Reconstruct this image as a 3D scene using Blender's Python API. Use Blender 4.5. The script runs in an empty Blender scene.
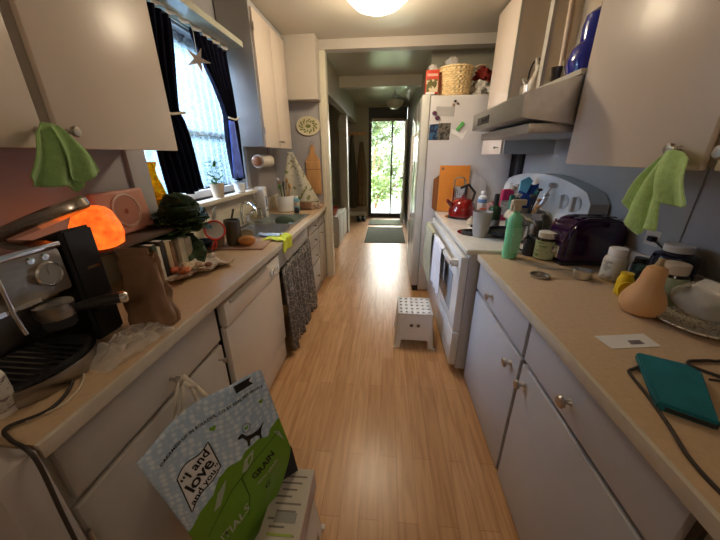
import bpy, bmesh, math, random
from mathutils import Vector, Matrix, noise
random.seed(7)
PI = math.pi
sc = bpy.context.scene
C = sc.collection

# ---------------------------------------------------------------- camera, world, lights, exposure
cd = bpy.data.cameras.new('camera'); cam = bpy.data.objects.new('camera', cd); C.objects.link(cam)
cd.sensor_width = 36; cd.lens = 295.4/720*36; cd.clip_start = .02
Rm = Matrix(((.99610273, -.02618327, .08422466), (.08798726, .36137623, -.92825937), (-.00613192, .93205239, .36227164)))
cam.matrix_world = Matrix.Translation((0, 0, 1.47)) @ Rm.to_4x4()
sc.camera = cam
sc.view_settings.view_transform = 'Standard'; sc.view_settings.look = 'None'
sc.view_settings.gamma = 1; sc.view_settings.use_curve_mapping = False
sc.view_settings.exposure = 0.45
W = bpy.data.worlds.new('sky'); sc.world = W; W.use_nodes = True
wn = W.node_tree.nodes['Background']; wn.inputs[0].default_value = (.86, .93, 1, 1); wn.inputs[1].default_value = 2.0
sc.cycles.max_bounces = 8; sc.cycles.diffuse_bounces = 5; sc.cycles.glossy_bounces = 4
sc.cycles.transparent_max_bounces = 16; sc.cycles.transmission_bounces = 6
sc.cycles.sample_clamp_indirect = 6; sc.cycles.caustics_reflective = False; sc.cycles.caustics_refractive = False

def area(name, loc, direc, sx, sy, col, power, portal=False):
    d = bpy.data.lights.new(name, 'AREA'); d.shape = 'RECTANGLE'; d.size = sx; d.size_y = sy
    d.color = col; d.energy = power
    if portal: d.cycles.is_portal = True
    o = bpy.data.objects.new(name, d); C.objects.link(o); o.location = loc
    o.rotation_euler = Vector(direc).to_track_quat('-Z', 'Y').to_euler(); return o
area('window_portal', (-1.47, 2.145, 1.65), (1, 0, 0), .94, 1.15, (1, 1, 1), 1, True)
area('door_portal', (-.02, 7.67, 1.2), (0, -1, 0), .8, 2.3, (1, 1, 1), 1, True)
s4 = bpy.data.lights.new('rear_fill_light', 'POINT'); s4.energy = 9; s4.color = (1, .82, .64); s4.shadow_soft_size = .15  # added fill light behind the camera, no fixture there
s4o = bpy.data.objects.new('rear_fill_light', s4); C.objects.link(s4o); s4o.location = (.25, -1.1, 2.2)
for nm, dr, en, co, an in (('sky_glow_west', (1, .0, -.36), 62, (.60, .74, 1), 1.1), ('sky_glow_north', (.0, -1, -.30), 20, (1, .96, .86), 1.0)):
    l_ = bpy.data.lights.new(nm, 'SUN'); l_.energy = en; l_.color = co; l_.angle = an
    lo_ = bpy.data.objects.new(nm, l_); C.objects.link(lo_); lo_.rotation_euler = Vector(dr).to_track_quat('-Z', 'Y').to_euler()
s = bpy.data.lights.new('sun', 'SUN'); s.energy = 2.5; s.angle = .02; s.color = (1, .95, .85)
so = bpy.data.objects.new('sun', s); C.objects.link(so)
so.rotation_euler = Vector((.25, .55, -1)).to_track_quat('-Z', 'Y').to_euler()
s2 = bpy.data.lights.new('ceiling_bulb', 'POINT'); s2.energy = 27; s2.color = (1, .80, .56); s2.shadow_soft_size = .12
s2o = bpy.data.objects.new('ceiling_bulb', s2); C.objects.link(s2o); s2o.location = (-.1, 2.4, 2.28)

# ---------------------------------------------------------------- helpers
def tag(o, label=None, cat=None, group=None, kind=None):
    if label: o['label'] = label
    if cat: o['category'] = cat
    if group: o['group'] = group
    if kind: o['kind'] = kind
    return o

MATS = {}
def mat(name, col, rough=.5, metal=0, var=.08, scale=8, bump=0, bscale=40, emit=0, trans=0, alpha=1, coat=0, stretch=None, ior=1.45, spec=.5, sheen=0, ecol=None):
    if name in MATS: return MATS[name]
    m = bpy.data.materials.new(name); m.use_nodes = True
    nt = m.node_tree; N = nt.nodes; L = nt.links; b = N['Principled BSDF']
    tc = N.new('ShaderNodeTexCoord'); mp = N.new('ShaderNodeMapping'); L.new(tc.outputs['Object'], mp.inputs[0])
    if stretch: mp.inputs['Scale'].default_value = stretch
    nz = N.new('ShaderNodeTexNoise'); nz.inputs['Scale'].default_value = scale; nz.inputs['Detail'].default_value = 4
    L.new(mp.outputs[0], nz.inputs[0])
    rp = N.new('ShaderNodeValToRGB'); L.new(nz.outputs[0], rp.inputs[0])
    rp.color_ramp.elements[0].position = .3; rp.color_ramp.elements[1].position = .7
    lo = [max(0, c*(1-var)) for c in col]; hi = [min(1, c*(1+var)) for c in col]
    rp.color_ramp.elements[0].color = (*lo, 1); rp.color_ramp.elements[1].color = (*hi, 1)
    L.new(rp.outputs[0], b.inputs['Base Color'])
    b.inputs['Roughness'].default_value = rough; b.inputs['Metallic'].default_value = metal
    b.inputs['Specular IOR Level'].default_value = spec
    b.inputs['Coat Weight'].default_value = coat; b.inputs['IOR'].default_value = ior
    b.inputs['Sheen Weight'].default_value = sheen
    if trans: b.inputs['Transmission Weight'].default_value = trans
    if alpha < 1: b.inputs['Alpha'].default_value = alpha
    if emit:
        b.inputs['Emission Strength'].default_value = emit
        if ecol: b.inputs['Emission Color'].default_value = (*ecol, 1)
        else: L.new(rp.outputs[0], b.inputs['Emission Color'])
    if bump:
        n2 = N.new('ShaderNodeTexNoise'); n2.inputs['Scale'].default_value = bscale; n2.inputs['Detail'].default_value = 3
        L.new(mp.outputs[0], n2.inputs[0]); bp = N.new('ShaderNodeBump'); bp.inputs['Strength'].default_value = bump
        bp.inputs['Distance'].default_value = .01; L.new(n2.outputs[0], bp.inputs['Height']); L.new(bp.outputs[0], b.inputs['Normal'])
    MATS[name] = m; return m

def pattern(name, a, bcol, kind='voronoi', scale=20, thr=.5, rough=.7, stretch=None, width=.04, alpha_b=None, trans=0):
    """two-colour procedural pattern"""
    if name in MATS: return MATS[name]
    m = bpy.data.materials.new(name); m.use_nodes = True
    nt = m.node_tree; N = nt.nodes; L = nt.links; b = N['Principled BSDF']
    tc = N.new('ShaderNodeTexCoord'); mp = N.new('ShaderNodeMapping'); L.new(tc.outputs['Object'], mp.inputs[0])
    if stretch: mp.inputs['Scale'].default_value = stretch
    if kind == 'voronoi': t = N.new('ShaderNodeTexVoronoi'); t.feature = 'DISTANCE_TO_EDGE'; out = 'Distance'
    elif kind == 'dots': t = N.new('ShaderNodeTexVoronoi'); t.feature = 'F1'; t.inputs['Randomness'].default_value = .25; out = 'Distance'
    elif kind == 'noise': t = N.new('ShaderNodeTexNoise'); t.inputs['Detail'].default_value = 3; out = 0
    elif kind == 'wave': t = N.new('ShaderNodeTexWave'); t.inputs['Distortion'].default_value = 1.5; out = 'Fac'
    elif kind == 'check': t = N.new('ShaderNodeTexChecker'); out = 'Fac'
    t.inputs['Scale'].default_value = scale
    L.new(mp.outputs[0], t.inputs[0])
    r = N.new('ShaderNodeValToRGB'); L.new(t.outputs[out], r.inputs[0])
    r.color_ramp.elements[0].position = thr; r.color_ramp.elements[0].color = (*a, 1)
    r.color_ramp.elements[1].position = min(1, thr+width); r.color_ramp.elements[1].color = (*bcol, 1)
    L.new(r.outputs[0], b.inputs['Base Color']); b.inputs['Roughness'].default_value = rough
    if alpha_b is not None:
        r2 = N.new('ShaderNodeValToRGB'); L.new(t.outputs[out], r2.inputs[0])
        r2.color_ramp.elements[0].position = thr; r2.color_ramp.elements[0].color = (.95, .95, .95, 1)
        r2.color_ramp.elements[1].position = min(1, thr+width); r2.color_ramp.elements[1].color = (alpha_b,)*3+(1,)
        L.new(r2.outputs[0], b.inputs['Alpha'])
    MATS[name] = m; return m

class MB:
    def __init__(s): s.bm = bmesh.new()
    def box(s, a, b, bev=0, seg=2, rot=None, pivot=None):
        ret = bmesh.ops.create_cube(s.bm, size=1); vs = ret['verts']
        for v in vs:
            v.co = Vector([(a[i]+b[i])/2 + v.co[i]*abs(b[i]-a[i]) for i in range(3)])
        if bev:
            es = list({e for v in vs for e in v.link_edges})
            r = bmesh.ops.bevel(s.bm, geom=es, offset=bev, segments=seg, affect='EDGES', profile=.6)
            vs = list({v for f in r['faces'] for v in f.verts} | {v for v in vs if v.is_valid})
        if rot is not None:
            p = Vector(pivot if pivot else [(a[i]+b[i])/2 for i in range(3)])
            for v in vs: v.co = p + rot @ (v.co-p)
        return s
    def lathe(s, prof, c=(0, 0, 0), seg=24, M=None, cap=True, sx=1, sy=1):
        rings = []
        for r, z in prof:
            if r < 1e-5: rings.append([s.bm.verts.new((0, 0, z))])
            else: rings.append([s.bm.verts.new((r*sx*math.cos(2*PI*k/seg), r*sy*math.sin(2*PI*k/seg), z)) for k in range(seg)])
        for A, B in zip(rings, rings[1:]):
            for k in range(seg):
                k2 = (k+1) % seg
                if len(A) == 1 and len(B) == 1: continue
                if len(A) == 1: f = [A[0], B[k], B[k2]][::-1]
                elif len(B) == 1: f = [A[k], A[k2], B[0]]
                else: f = [A[k], A[k2], B[k2], B[k]]
                s.bm.faces.new(f)
        if cap:
            if len(rings[0]) > 1: s.bm.faces.new(rings[0][::-1])
            if len(rings[-1]) > 1: s.bm.faces.new(rings[-1])
        c = Vector(c)
        for R in rings:
            for v in R: v.co = (M @ v.co if M else v.co) + c
        return s
    def cyl(s, a, b, r, r2=None, seg=16):
        a = Vector(a); b = Vector(b); d = b-a; q = d.to_track_quat('Z', 'Y').to_matrix()
        return s.lathe([(r, 0), (r if r2 is None else r2, d.length)], a, seg, q)
    def tube(s, pts, r, seg=8, closed=False):
        pts = [Vector(p) for p in pts]; n = len(pts); rings = []; up = None
        for i, p in enumerate(pts):
            if closed: t = pts[(i+1) % n]-pts[i-1]
            else: t = pts[min(i+1, n-1)]-pts[max(i-1, 0)]
            t.normalize()
            if up is None: up = t.orthogonal().normalized()
            else:
                up = up-t*up.dot(t); up.normalize()
            w = t.cross(up); rr = r[i] if isinstance(r, (list, tuple)) else r
            rings.append([s.bm.verts.new(p+(up*math.cos(2*PI*k/seg)+w*math.sin(2*PI*k/seg))*rr) for k in range(seg)])
        m = n if closed else n-1
        for i in range(m):
            A = rings[i]; B = rings[(i+1) % n]
            for k in range(seg): s.bm.faces.new([A[k], A[(k+1) % seg], B[(k+1) % seg], B[k]])
        if not closed: s.bm.faces.new(rings[0][::-1]); s.bm.faces.new(rings[-1])
        return s
    def ball(s, c, r, seg=20, rings=12, M=None, nz=0, ns=8):
        if not isinstance(r, (tuple, list)): r = (r, r, r)
        ret = bmesh.ops.create_uvsphere(s.bm, u_segments=seg, v_segments=rings, radius=1)
        for v in ret['verts']:
            p = v.co.copy(); k = 1+nz*noise.noise(p*ns*.2+Vector(c)*7) if nz else 1
            p = Vector((p.x*r[0], p.y*r[1], p.z*r[2]))*k
            v.co = (M @ p if M else p)+Vector(c)
        return s
    def grid(s, fn, nu, nv, closed=False):
        g = [[s.bm.verts.new(fn(i/nu, j/nv)) for i in range(nu+1)] for j in range(nv+1)]
        for j in range(nv):
            for i in range(nu): s.bm.faces.new([g[j][i], g[j][i+1], g[j+1][i+1], g[j+1][i]])
        return s
    def prism(s, pts, d):
        """polygon in 3d points extruded by vector d"""
        d = Vector(d); A = [s.bm.verts.new(Vector(p)) for p in pts]; B = [s.bm.verts.new(Vector(p)+d) for p in pts]
        n = len(pts); s.bm.faces.new(A[::-1]); s.bm.faces.new(B)
        for i in range(n): s.bm.faces.new([A[i], A[(i+1) % n], B[(i+1) % n], B[i]])
        return s
    def done(s, name, m, parent=None, thick=0, smooth=40, subd=0, label=None):
        bmesh.ops.recalc_face_normals(s.bm, faces=s.bm.faces)
        if smooth:
            lim = math.radians(smooth)
            for f in s.bm.faces: f.smooth = True
            for e in s.bm.edges:
                if len(e.link_faces) == 2: e.smooth = e.calc_face_angle(0) < lim
        me = bpy.data.meshes.new(name); s.bm.to_mesh(me); s.bm.free()
        o = bpy.data.objects.new(name, me); C.objects.link(o)
        if m: me.materials.append(m if not isinstance(m, str) else MATS[m])
        if parent: o.parent = parent
        if subd:
            q = o.modifiers.new('s', 'SUBSURF'); q.levels = subd; q.render_levels = subd
        if thick:
            q = o.modifiers.new('t', 'SOLIDIFY'); q.thickness = thick; q.offset = 0
        if label: o['label'] = label
        return o

def thing(name, label, cat, loc=(0, 0, 0), rz=0, group=None, rot=None):
    o = bpy.data.objects.new(name, None); C.objects.link(o); o.location = loc; o.empty_display_size = .05
    o.rotation_euler = rot if rot else (0, 0, rz); return tag(o, label, cat, group)
def solo(B, name, m, label, cat, loc=(0, 0, 0), rz=0, group=None, **k):
    o = B.done(name, m, **k); o.location = loc; o.rotation_euler = (0, 0, rz); return tag(o, label, cat, group)
def struct(B, name, m, **k): return tag(B.done(name, m, **k), kind='structure')
def copy_tree(o, parent=None):
    c = o.copy(); C.objects.link(c)
    if parent: c.parent = parent
    for ch in o.children: copy_tree(ch, c)
    return c
def text(name, body, size, m, parent, M, align='CENTER', ext=.0006, space=1.0):
    cu = bpy.data.curves.new(name, 'FONT'); cu.body = body; cu.size = size; cu.align_x = align; cu.align_y = 'CENTER'
    cu.extrude = ext; cu.space_line = .8; cu.space_character = space; cu.resolution_u = 2
    t = bpy.data.objects.new(name+'_c', cu); C.objects.link(t)
    dg = bpy.context.evaluated_depsgraph_get(); me = bpy.data.meshes.new_from_object(t.evaluated_get(dg))
    bpy.data.objects.remove(t); o = bpy.data.objects.new(name, me); C.objects.link(o)
    me.materials.clear(); me.materials.append(m); o.parent = parent; o.matrix_local = M; return o
def frame(o, x, y):
    x = Vector(x).normalized(); y = Vector(y); y = (y-x*y.dot(x)).normalized(); z = x.cross(y)
    M = Matrix((x, y, z)).transposed().to_4x4(); M.translation = Vector(o); return M
RX = lambda a: Matrix.Rotation(a, 3, 'X')
RY = lambda a: Matrix.Rotation(a, 3, 'Y')
RZ = lambda a: Matrix.Rotation(a, 3, 'Z')

# ---------------------------------------------------------------- materials
def floor_material():
    m = bpy.data.materials.new('oak_laminate'); m.use_nodes = True
    nt = m.node_tree; N = nt.nodes; L = nt.links; b = N['Principled BSDF']
    tc = N.new('ShaderNodeTexCoord'); mp = N.new('ShaderNodeMapping'); mp.inputs['Rotation'].default_value = (0, 0, PI/2)
    L.new(tc.outputs['Object'], mp.inputs[0])
    br = N.new('ShaderNodeTexBrick'); br.offset = .37; br.inputs['Scale'].default_value = 1
    br.inputs['Brick Width'].default_value = .8; br.inputs['Row Height'].default_value = .085
    br.inputs['Mortar Size'].default_value = .0012; br.inputs['Bias'].default_value = 0
    br.inputs['Color1'].default_value = (.56, .315, .150, 1); br.inputs['Color2'].default_value = (.66, .395, .205, 1)
    br.inputs['Mortar'].default_value = (.40, .20, .08, 1); L.new(mp.outputs[0], br.inputs[0])
    m2 = N.new('ShaderNodeMapping'); m2.inputs['Scale'].default_value = (30, 2.2, 1); L.new(tc.outputs['Object'], m2.inputs[0])
    nz = N.new('ShaderNodeTexNoise'); nz.inputs['Scale'].default_value = 1.6; nz.inputs['Detail'].default_value = 6; nz.inputs['Distortion'].default_value = .6
    L.new(m2.outputs[0], nz.inputs[0])
    rp = N.new('ShaderNodeValToRGB'); rp.color_ramp.elements[0].position = .35; rp.color_ramp.elements[0].color = (.80, .73, .64, 1)
    rp.color_ramp.elements[1].position = .6; rp.color_ramp.elements[1].color = (1.05, 1.05, 1.05, 1); L.new(nz.outputs[0], rp.inputs[0])
    mx = N.new('ShaderNodeMixRGB'); mx.blend_type = 'MULTIPLY'; mx.inputs[0].default_value = .85
    L.new(br.outputs[0], mx.inputs[1]); L.new(rp.outputs[0], mx.inputs[2]); L.new(mx.outputs[0], b.inputs['Base Color'])
    b.inputs['Roughness'].default_value = .3; b.inputs['Specular IOR Level'].default_value = .45
    return m
M_floor = floor_material()
M_cabU = mat('cream_enamel', (.69, .59, .50), .3, var=.03, scale=3, bump=.12, bscale=12, stretch=(1, 1, .35), spec=.4)
M_cabL = mat('greyed_enamel', (.52, .53, .57), .38, var=.03, scale=4, bump=.06, bscale=20)
M_cabLe = mat('warm_grey_enamel', (.46, .42, .37), .4, var=.04, scale=4, bump=.06, bscale=20)
M_groove = mat('dark_gap', (.12, .10, .085), .7)
M_frame = mat('shaded_frame_paint', (.40, .36, .30), .5, var=.05)  # darker than the doors: shade between them is put into the colour
M_wall = mat('lavender_grey_wall', (.38, .365, .375), .55, var=.04, scale=3, bump=.05)
M_wallw = mat('warm_beige_wall', (.50, .455, .40), .5, var=.04, scale=3, bump=.04)
M_ceil = mat('glossy_beige_ceiling', (.50, .46, .38), .28, var=.03, scale=2, bump=.05, bscale=5)
M_ceil2 = mat('far_room_glossy_ceiling', (.46, .43, .33), .26, var=.03, scale=2, bump=.04, bscale=4)
M_trim = mat('cream_trim_paint', (.66, .62, .50), .4, var=.04)
M_white = mat('white_enamel', (.74, .73, .70), .25, var=.02, coat=.2)
M_whitep = mat('white_plastic', (.80, .79, .77), .4, var=.02)
M_fridge = mat('fridge_white', (.62, .60, .60), .35, var=.02, bump=.03, bscale=200)
M_steel = mat('brushed_steel', (.62, .60, .58), .28, 1, var=.1, scale=20, stretch=(1, 12, 1))
M_chrome = mat('chrome', (.8, .8, .8), .1, 1, var=.02)
M_nickel = mat('satin_nickel', (.46, .43, .39), .3, 1, var=.04)
M_black = mat('black_plastic', (.015, .014, .014), .35, var=.2)
M_blackm = mat('matte_black', (.02, .02, .022), .7, var=.2)
M_counter = mat('tan_laminate_counter', (.58, .41, .25), .34, var=.07, scale=60, bump=.01)
M_cedge = mat('pale_counter_edge', (.60, .53, .43), .5, var=.06, scale=20)
M_green = mat('lime_microfibre', (.50, .76, .27), .95, var=.1, scale=60, bump=.3, bscale=200, sheen=.4)
M_brownp = mat('kraft_paper', (.23, .125, .065), .75, var=.12, scale=10, bump=.4, bscale=14)
M_orange = mat('orange_cutting_board', (.72, .25, .035), .45, var=.05)
M_wood = mat('walnut_board', (.26, .10, .035), .45, var=.25, scale=6, stretch=(8, 1, 1))
M_woodl = mat('maple_board', (.55, .30, .12), .45, var=.15, scale=5, stretch=(10, 1, 1))
M_red = mat('red_enamel', (.20, .007, .006), .18, var=.05, coat=.5)
M_glass = mat('clear_glass', (.9, .95, .95), .03, trans=1, var=.01)
M_pane = bpy.data.materials.new('window_pane'); M_pane.use_nodes = True
_n = M_pane.node_tree.nodes; _l = M_pane.node_tree.links; _n.remove(_n['Principled BSDF'])
_t = _n.new('ShaderNodeBsdfTransparent'); _g = _n.new('ShaderNodeBsdfGlossy'); _g.inputs['Roughness'].default_value = .03; _f = _n.new('ShaderNodeFresnel'); _x = _n.new('ShaderNodeMixShader')
_l.new(_f.outputs[0], _x.inputs[0]); _l.new(_t.outputs[0], _x.inputs[1]); _l.new(_g.outputs[0], _x.inputs[2]); _l.new(_x.outputs[0], _n['Material Output'].inputs[0])
def lace_material():
    m = bpy.data.materials.new('white_lace'); m.use_nodes = True; N = m.node_tree.nodes; L = m.node_tree.links; N.remove(N['Principled BSDF'])
    tc = N.new('ShaderNodeTexCoord'); v = N.new('ShaderNodeTexVoronoi'); v.feature = 'DISTANCE_TO_EDGE'; v.inputs['Scale'].default_value = 20; L.new(tc.outputs['Object'], v.inputs[0])
    r = N.new('ShaderNodeValToRGB'); r.color_ramp.elements[0].position = .04; r.color_ramp.elements[0].color = (.62, .62, .62, 1); r.color_ramp.elements[1].position = .10; r.color_ramp.elements[1].color = (.34, .34, .34, 1); L.new(v.outputs[0], r.inputs[0])
    t = N.new('ShaderNodeBsdfTransparent'); a = N.new('ShaderNodeBsdfTranslucent'); d = N.new('ShaderNodeBsdfDiffuse'); a.inputs[0].default_value = (.30, .42, .48, 1); d.inputs[0].default_value = (.8, .83, .85, 1)
    m1 = N.new('ShaderNodeMixShader'); m1.inputs[0].default_value = .25; L.new(a.outputs[0], m1.inputs[1]); L.new(d.outputs[0], m1.inputs[2])
    m2 = N.new('ShaderNodeMixShader'); L.new(r.outputs[0], m2.inputs[0]); L.new(t.outputs[0], m2.inputs[1]); L.new(m1.outputs[0], m2.inputs[2]); L.new(m2.outputs[0], N['Material Output'].inputs[0])
    return m
M_navy = mat('navy_curtain', (.006, .0065, .016), .95, var=.3, scale=15, spec=.1)
M_blue = mat('blue_curtain_lining', (.13, .22, .80), .85, var=.3, scale=14)
M_purple = mat('purple_gloss', (.022, .003, .036), .12, var=.1, coat=.6)
M_cobalt = mat('cobalt_glaze', (.012, .02, .30), .1, var=.1, coat=.6)
M_darkjar = mat('dark_blue_glass', (.006, .007, .03), .08, var=.2, coat=.5)
M_leaf = mat('dark_leaf', (.018, .045, .012), .5, var=.4, scale=10, bump=.3, bscale=30)
M_leafl = mat('garden_leaf', (.26, .36, .12), .6, var=.4, scale=3)
M_leafm = mat('potted_leaf', (.07, .19, .03), .5, var=.4, scale=8)
M_paper = mat('paper_white', (.78, .75, .70), .7, var=.04)
M_yellow = mat('yellow_plastic', (.75, .52, .015), .35, var=.05)
M_teal = mat('teal_case', (.010, .155, .19), .6, var=.15, scale=15, bump=.15, bscale=60)
M_squash = mat('butternut_skin', (.66, .38, .17), .45, var=.08, scale=6, bump=.06)
M_cord = mat('brown_black_cord', (.035, .025, .02), .5)
M_pink = mat('salmon_enamel', (.62, .30, .22), .45, var=.05)
M_clear = mat('clear_plastic_film', (.85, .82, .78), .15, var=.05, alpha=.34, bump=.6, bscale=25)
M_tan = mat('tan_cloth', (.52, .40, .28), .9, var=.15)
M_ltan = mat('canvas_webbing', (.60, .52, .40), .9, var=.1, scale=60)

# ================================================================ SETTING
XL, XR, ZC = -1.30, 1.25, 2.54
YE = 3.52          # end wall beside the doorway
B = MB(); B.box((-2.6, -1.7, -.05), (2.6, 7.62, 0)); struct(B, 'floor', M_floor)
# left wall with window opening y 1.57..2.72 z 1.19..2.10
B = MB()
B.box((XL-.16, -1.7, 0), (XL, 1.57, ZC)); B.box((XL-.16, 2.72, 0), (XL, YE+.1, ZC))
B.box((XL-.16, 1.57, 0), (XL, 2.72, 1.18)); B.box((XL-.16, 1.57, 2.20), (XL, 2.72, ZC)); struct(B, 'wall_left', M_wall)
B = MB(); B.box((XR, -1.7, 0), (XR+.1, 4.06, ZC)); struct(B, 'wall_right', M_wall)
B = MB(); B.box((-2.6, -1.8, 0), (2.6, -1.7, ZC)); struct(B, 'wall_back', M_wallw)
B = MB(); B.box((XL-.1, -1.8, ZC), (XR+.1, YE+.05, ZC+.05)); struct(B, 'ceiling', M_ceil)
B = MB(); B.box((-2.6, YE+.05, ZC), (XR+.1, 7.8, ZC+.05)); struct(B, 'ceiling_far', M_ceil2)
# end wall niche behind left counter, its boxed header and doorway post
B = MB(); B.box((XL, YE, 0), (-.72, YE+.1, ZC)); struct(B, 'wall_end', M_wall)
B = MB(); B.box((XL+.1, 3.345, 2.0), (-.72, YE-.001, ZC)); struct(B, 'trim_1', M_wallw)
B = MB(); B.box((-.72, YE-.02, 2.455), (XR, YE+.1, ZC)); struct(B, 'trim_2', M_wallw)
B = MB(); B.box((-.722, YE-.012, 0), (-.66, YE+.1, 2.455), .006); B.box((-.74, YE-.02, 0), (-.705, YE-.012, 2.40)); struct(B, 'trim_3', M_trim)
# near left wall stub (door jamb) at the bottom left corner
B = MB(); B.box((-.95, .30, 0), (-.712, .376, .905), .004); struct(B, 'trim_4', mat('jamb_paint', (.46, .41, .38), .5, var=.03))
# far room
B = MB(); B.box((-2.6, 7.55, 0), (-.46, 7.65, ZC)); B.box((.42, 7.55, 0), (1.35, 7.65, ZC)); B.box((-.46, 7.55, 2.47), (.42, 7.65, ZC))
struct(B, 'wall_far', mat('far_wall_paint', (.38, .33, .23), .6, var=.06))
B = MB(); B.box((.46, 4.0, 0), (.56, 7.55, ZC)); B.box((.56, 4.0, 0), (XR, 4.06, ZC)); struct(B, 'wall_hall', mat('hall_wall_paint', (.42, .40, .31), .5))
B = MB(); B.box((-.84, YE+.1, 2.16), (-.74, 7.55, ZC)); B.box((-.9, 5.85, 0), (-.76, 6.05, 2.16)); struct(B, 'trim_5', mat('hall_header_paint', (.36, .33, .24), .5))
B = MB(); B.box((-.84, 4.98, 2.40), (.46, 5.12, ZC)); struct(B, 'trim_6', M_ceil2)
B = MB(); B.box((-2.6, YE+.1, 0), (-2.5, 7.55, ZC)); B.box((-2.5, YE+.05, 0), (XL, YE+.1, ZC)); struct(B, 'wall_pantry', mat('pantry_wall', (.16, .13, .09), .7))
B = MB(); B.box((.445, 4.0, 0), (.46, 7.54, .12)); struct(B, 'baseboard_right', M_trim)
B = MB(); B.box((-2.5, 7.53, 0), (-.5, 7.55, .12)); struct(B, 'baseboard_far', M_trim)

# window
B = MB()
y0, y1, z0, z1 = 1.57, 2.72, 1.18, 2.20
for a, b in (((XL-.005, y0-.12, z0-.02), (XL+.02, y0, z1+.02)), ((XL-.005, y1, z0-.02), (XL+.02, y1+.075, z1+.02)), ((XL-.005, y0, z1), (XL+.02, y1, z1+.02))): B.box(a, b, .003)
wf = struct(B, 'window_1', mat('window_casing_paint', (.50, .49, .50), .45, var=.03))
B = MB()
for a, b in (((XL-.13, y0, z0), (XL-.08, y0+.05, z1)), ((XL-.13, y1-.05, z0), (XL-.08, y1, z1)), ((XL-.13, y0, z0), (XL-.08, y1, z0+.05)), ((XL-.13, y0, z1-.05), (XL-.08, y1, z1)), ((XL-.12, y0, 1.62), (XL-.09, y1, 1.66))): B.box(a, b)
B.done('window_frame', M_whitep, wf)
B = MB(); B.box((XL-.107, y0+.04, z0+.04), (XL-.103, y1-.04, z1-.04)); B.done('glass_pane', M_pane, wf)
B = MB(); B.box((XL-.08, y0-.03, z0-.03), (XL+.085, y1+.10, z0), .004); B.box((XL+.001, y0-.02, z0-.13), (XL+.02, y1+.07, z0-.03)); B.done('window_sill', mat('sill_paint', (.62, .56, .47), .5, var=.08), wf)

# far glazed storm door
D = thing('door_1', None, None, (-.03, 7.58, 0)); D['kind'] = 'structure'
M_dframe = mat('dark_door_frame', (.03, .028, .022), .5)
B = MB(); B.box((-.43, -.04, 0), (-.36, .03, 2.47)); B.box((.38, -.04, 0), (.44, .03, 2.47)); B.box((-.36, -.04, 2.25), (.38, .03, 2.47)); B.box((-.36, -.04, 0), (.38, .03, .09)); B.done('door_frame', M_dframe, D)
B = MB(); B.box((.10, -.03, .09), (.135, .02, 2.25)); B.done('mullion', M_dframe, D)
B = MB(); B.box((-.36, -.035, 2.19), (.38, .01, 2.25)); B.done('top_rail', mat('pinkish_rail', (.45, .33, .24), .6), D)
B = MB(); B.box((-.36, 0, .09), (.38, .004, 2.19)); B.done('glass_pane', M_pane, D)
D2 = thing('door_2', None, None, (.36, 6.74, 0)); D2['kind'] = 'structure'
B = MB(); B.box((-.02, 0, .02), (.02, .76, 2.15), .003); B.done('door_panel', mat('cream_door_paint', (.62, .62, .50), .4), D2)
B = MB(); B.box((-.024, .12, 1.1), (-.02, .64, 2.0)); B.done('door_glass', mat('frosted_door_glass', (.62, .66, .5), .3), D2)
B = MB(); B.ball((-.06, .06, 1.0), .028); B.cyl((-.02, .06, 1), (-.06, .06, 1), .012); B.done('door_knob', M_nickel, D2)

# ================================================================ GARDEN
def bush(name, c, r, n, m, label, cat='bush', leaf=.06, group=None, trunk=None, cards=True):
    t = thing(name, label, cat, (c[0], c[1], -.15), 0, group)
    rnd = random.Random(hash(label) % 1000 if False else len(label)*7+int(c[0]*10)); B = MB()
    for i in range(n):
        d = Vector((rnd.gauss(0, 1), rnd.gauss(0, 1), rnd.gauss(0, 1))).normalized()*(rnd.random()**.4)
        p = Vector((d.x*r[0], d.y*r[1], c[2]+.15+d.z*r[2])); a = Vector((rnd.gauss(0, 1), rnd.gauss(0, 1), rnd.gauss(0, 1))).normalized(); b = a.orthogonal().normalized()
        l = leaf*(.6+.8*rnd.random()); q = [B.bm.verts.new(p+v) for v in (a*l, b*l*.45, -a*l, -b*l*.45)]; B.bm.faces.new(q)
    B.done('foliage', m, t, smooth=0)
    B = MB()
    for k in range(5):
        a = k*1.3; B.tube([(0, 0, 0), (.05*math.cos(a), .05*math.sin(a), .3), (.5*r[0]*math.cos(a), .5*r[1]*math.sin(a), c[2]+.1)], [.03, .022, .008], 6)
    B.done('stems', M_wood, t); return t
B = MB(); B.box((-9, -3, -.35), (XL-.17, 16, -.3)); B.box((XL-.17, 7.66, -.35), (9, 16, -.3)); struct(B, 'ground', mat('pale_dry_lawn', (.34, .36, .20), .9, var=.3, scale=4))
B = MB(); B.box((-.6, 7.66, -.1), (.7, 9.0, -.04)); struct(B, 'porch', mat('porch_concrete', (.38, .37, .32), .9, var=.1))
bush('garden_shrub', (-.35, 9.6, .55), (.55, .4, .55), 900, M_leafl, 'low leafy green shrub seen through the left pane of the far door')
bush('garden_shrub', (.65, 9.9, .9), (.35, .4, 1.2), 1100, M_leafl, 'tall narrow shrub just right of the black door mullion')
bush('garden_tree', (-.6, 11.3, 2.6), (1.2, .8, .9), 1800, mat('pale_tree_leaf', (.26, .34, .17), .6, var=.3), 'tree crown filling the top of the far door', 'tree', .09)
bush('garden_hedge', (0.2, 13.5, .8), (3.5, .6, 1.1), 2600, mat('hazy_hedge_leaf', (.34, .40, .22), .7, var=.3), 'wide pale hedge across the back of the garden', 'hedge', .12)
bush('garden_shrub', (-3.4, 2.4, 1.2), (.7, 1.0, 1.1), 1500, mat('window_leaf', (.20, .27, .12), .6, var=.3), 'shrub growing outside the kitchen window behind the lace', 'bush', .09)
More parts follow.
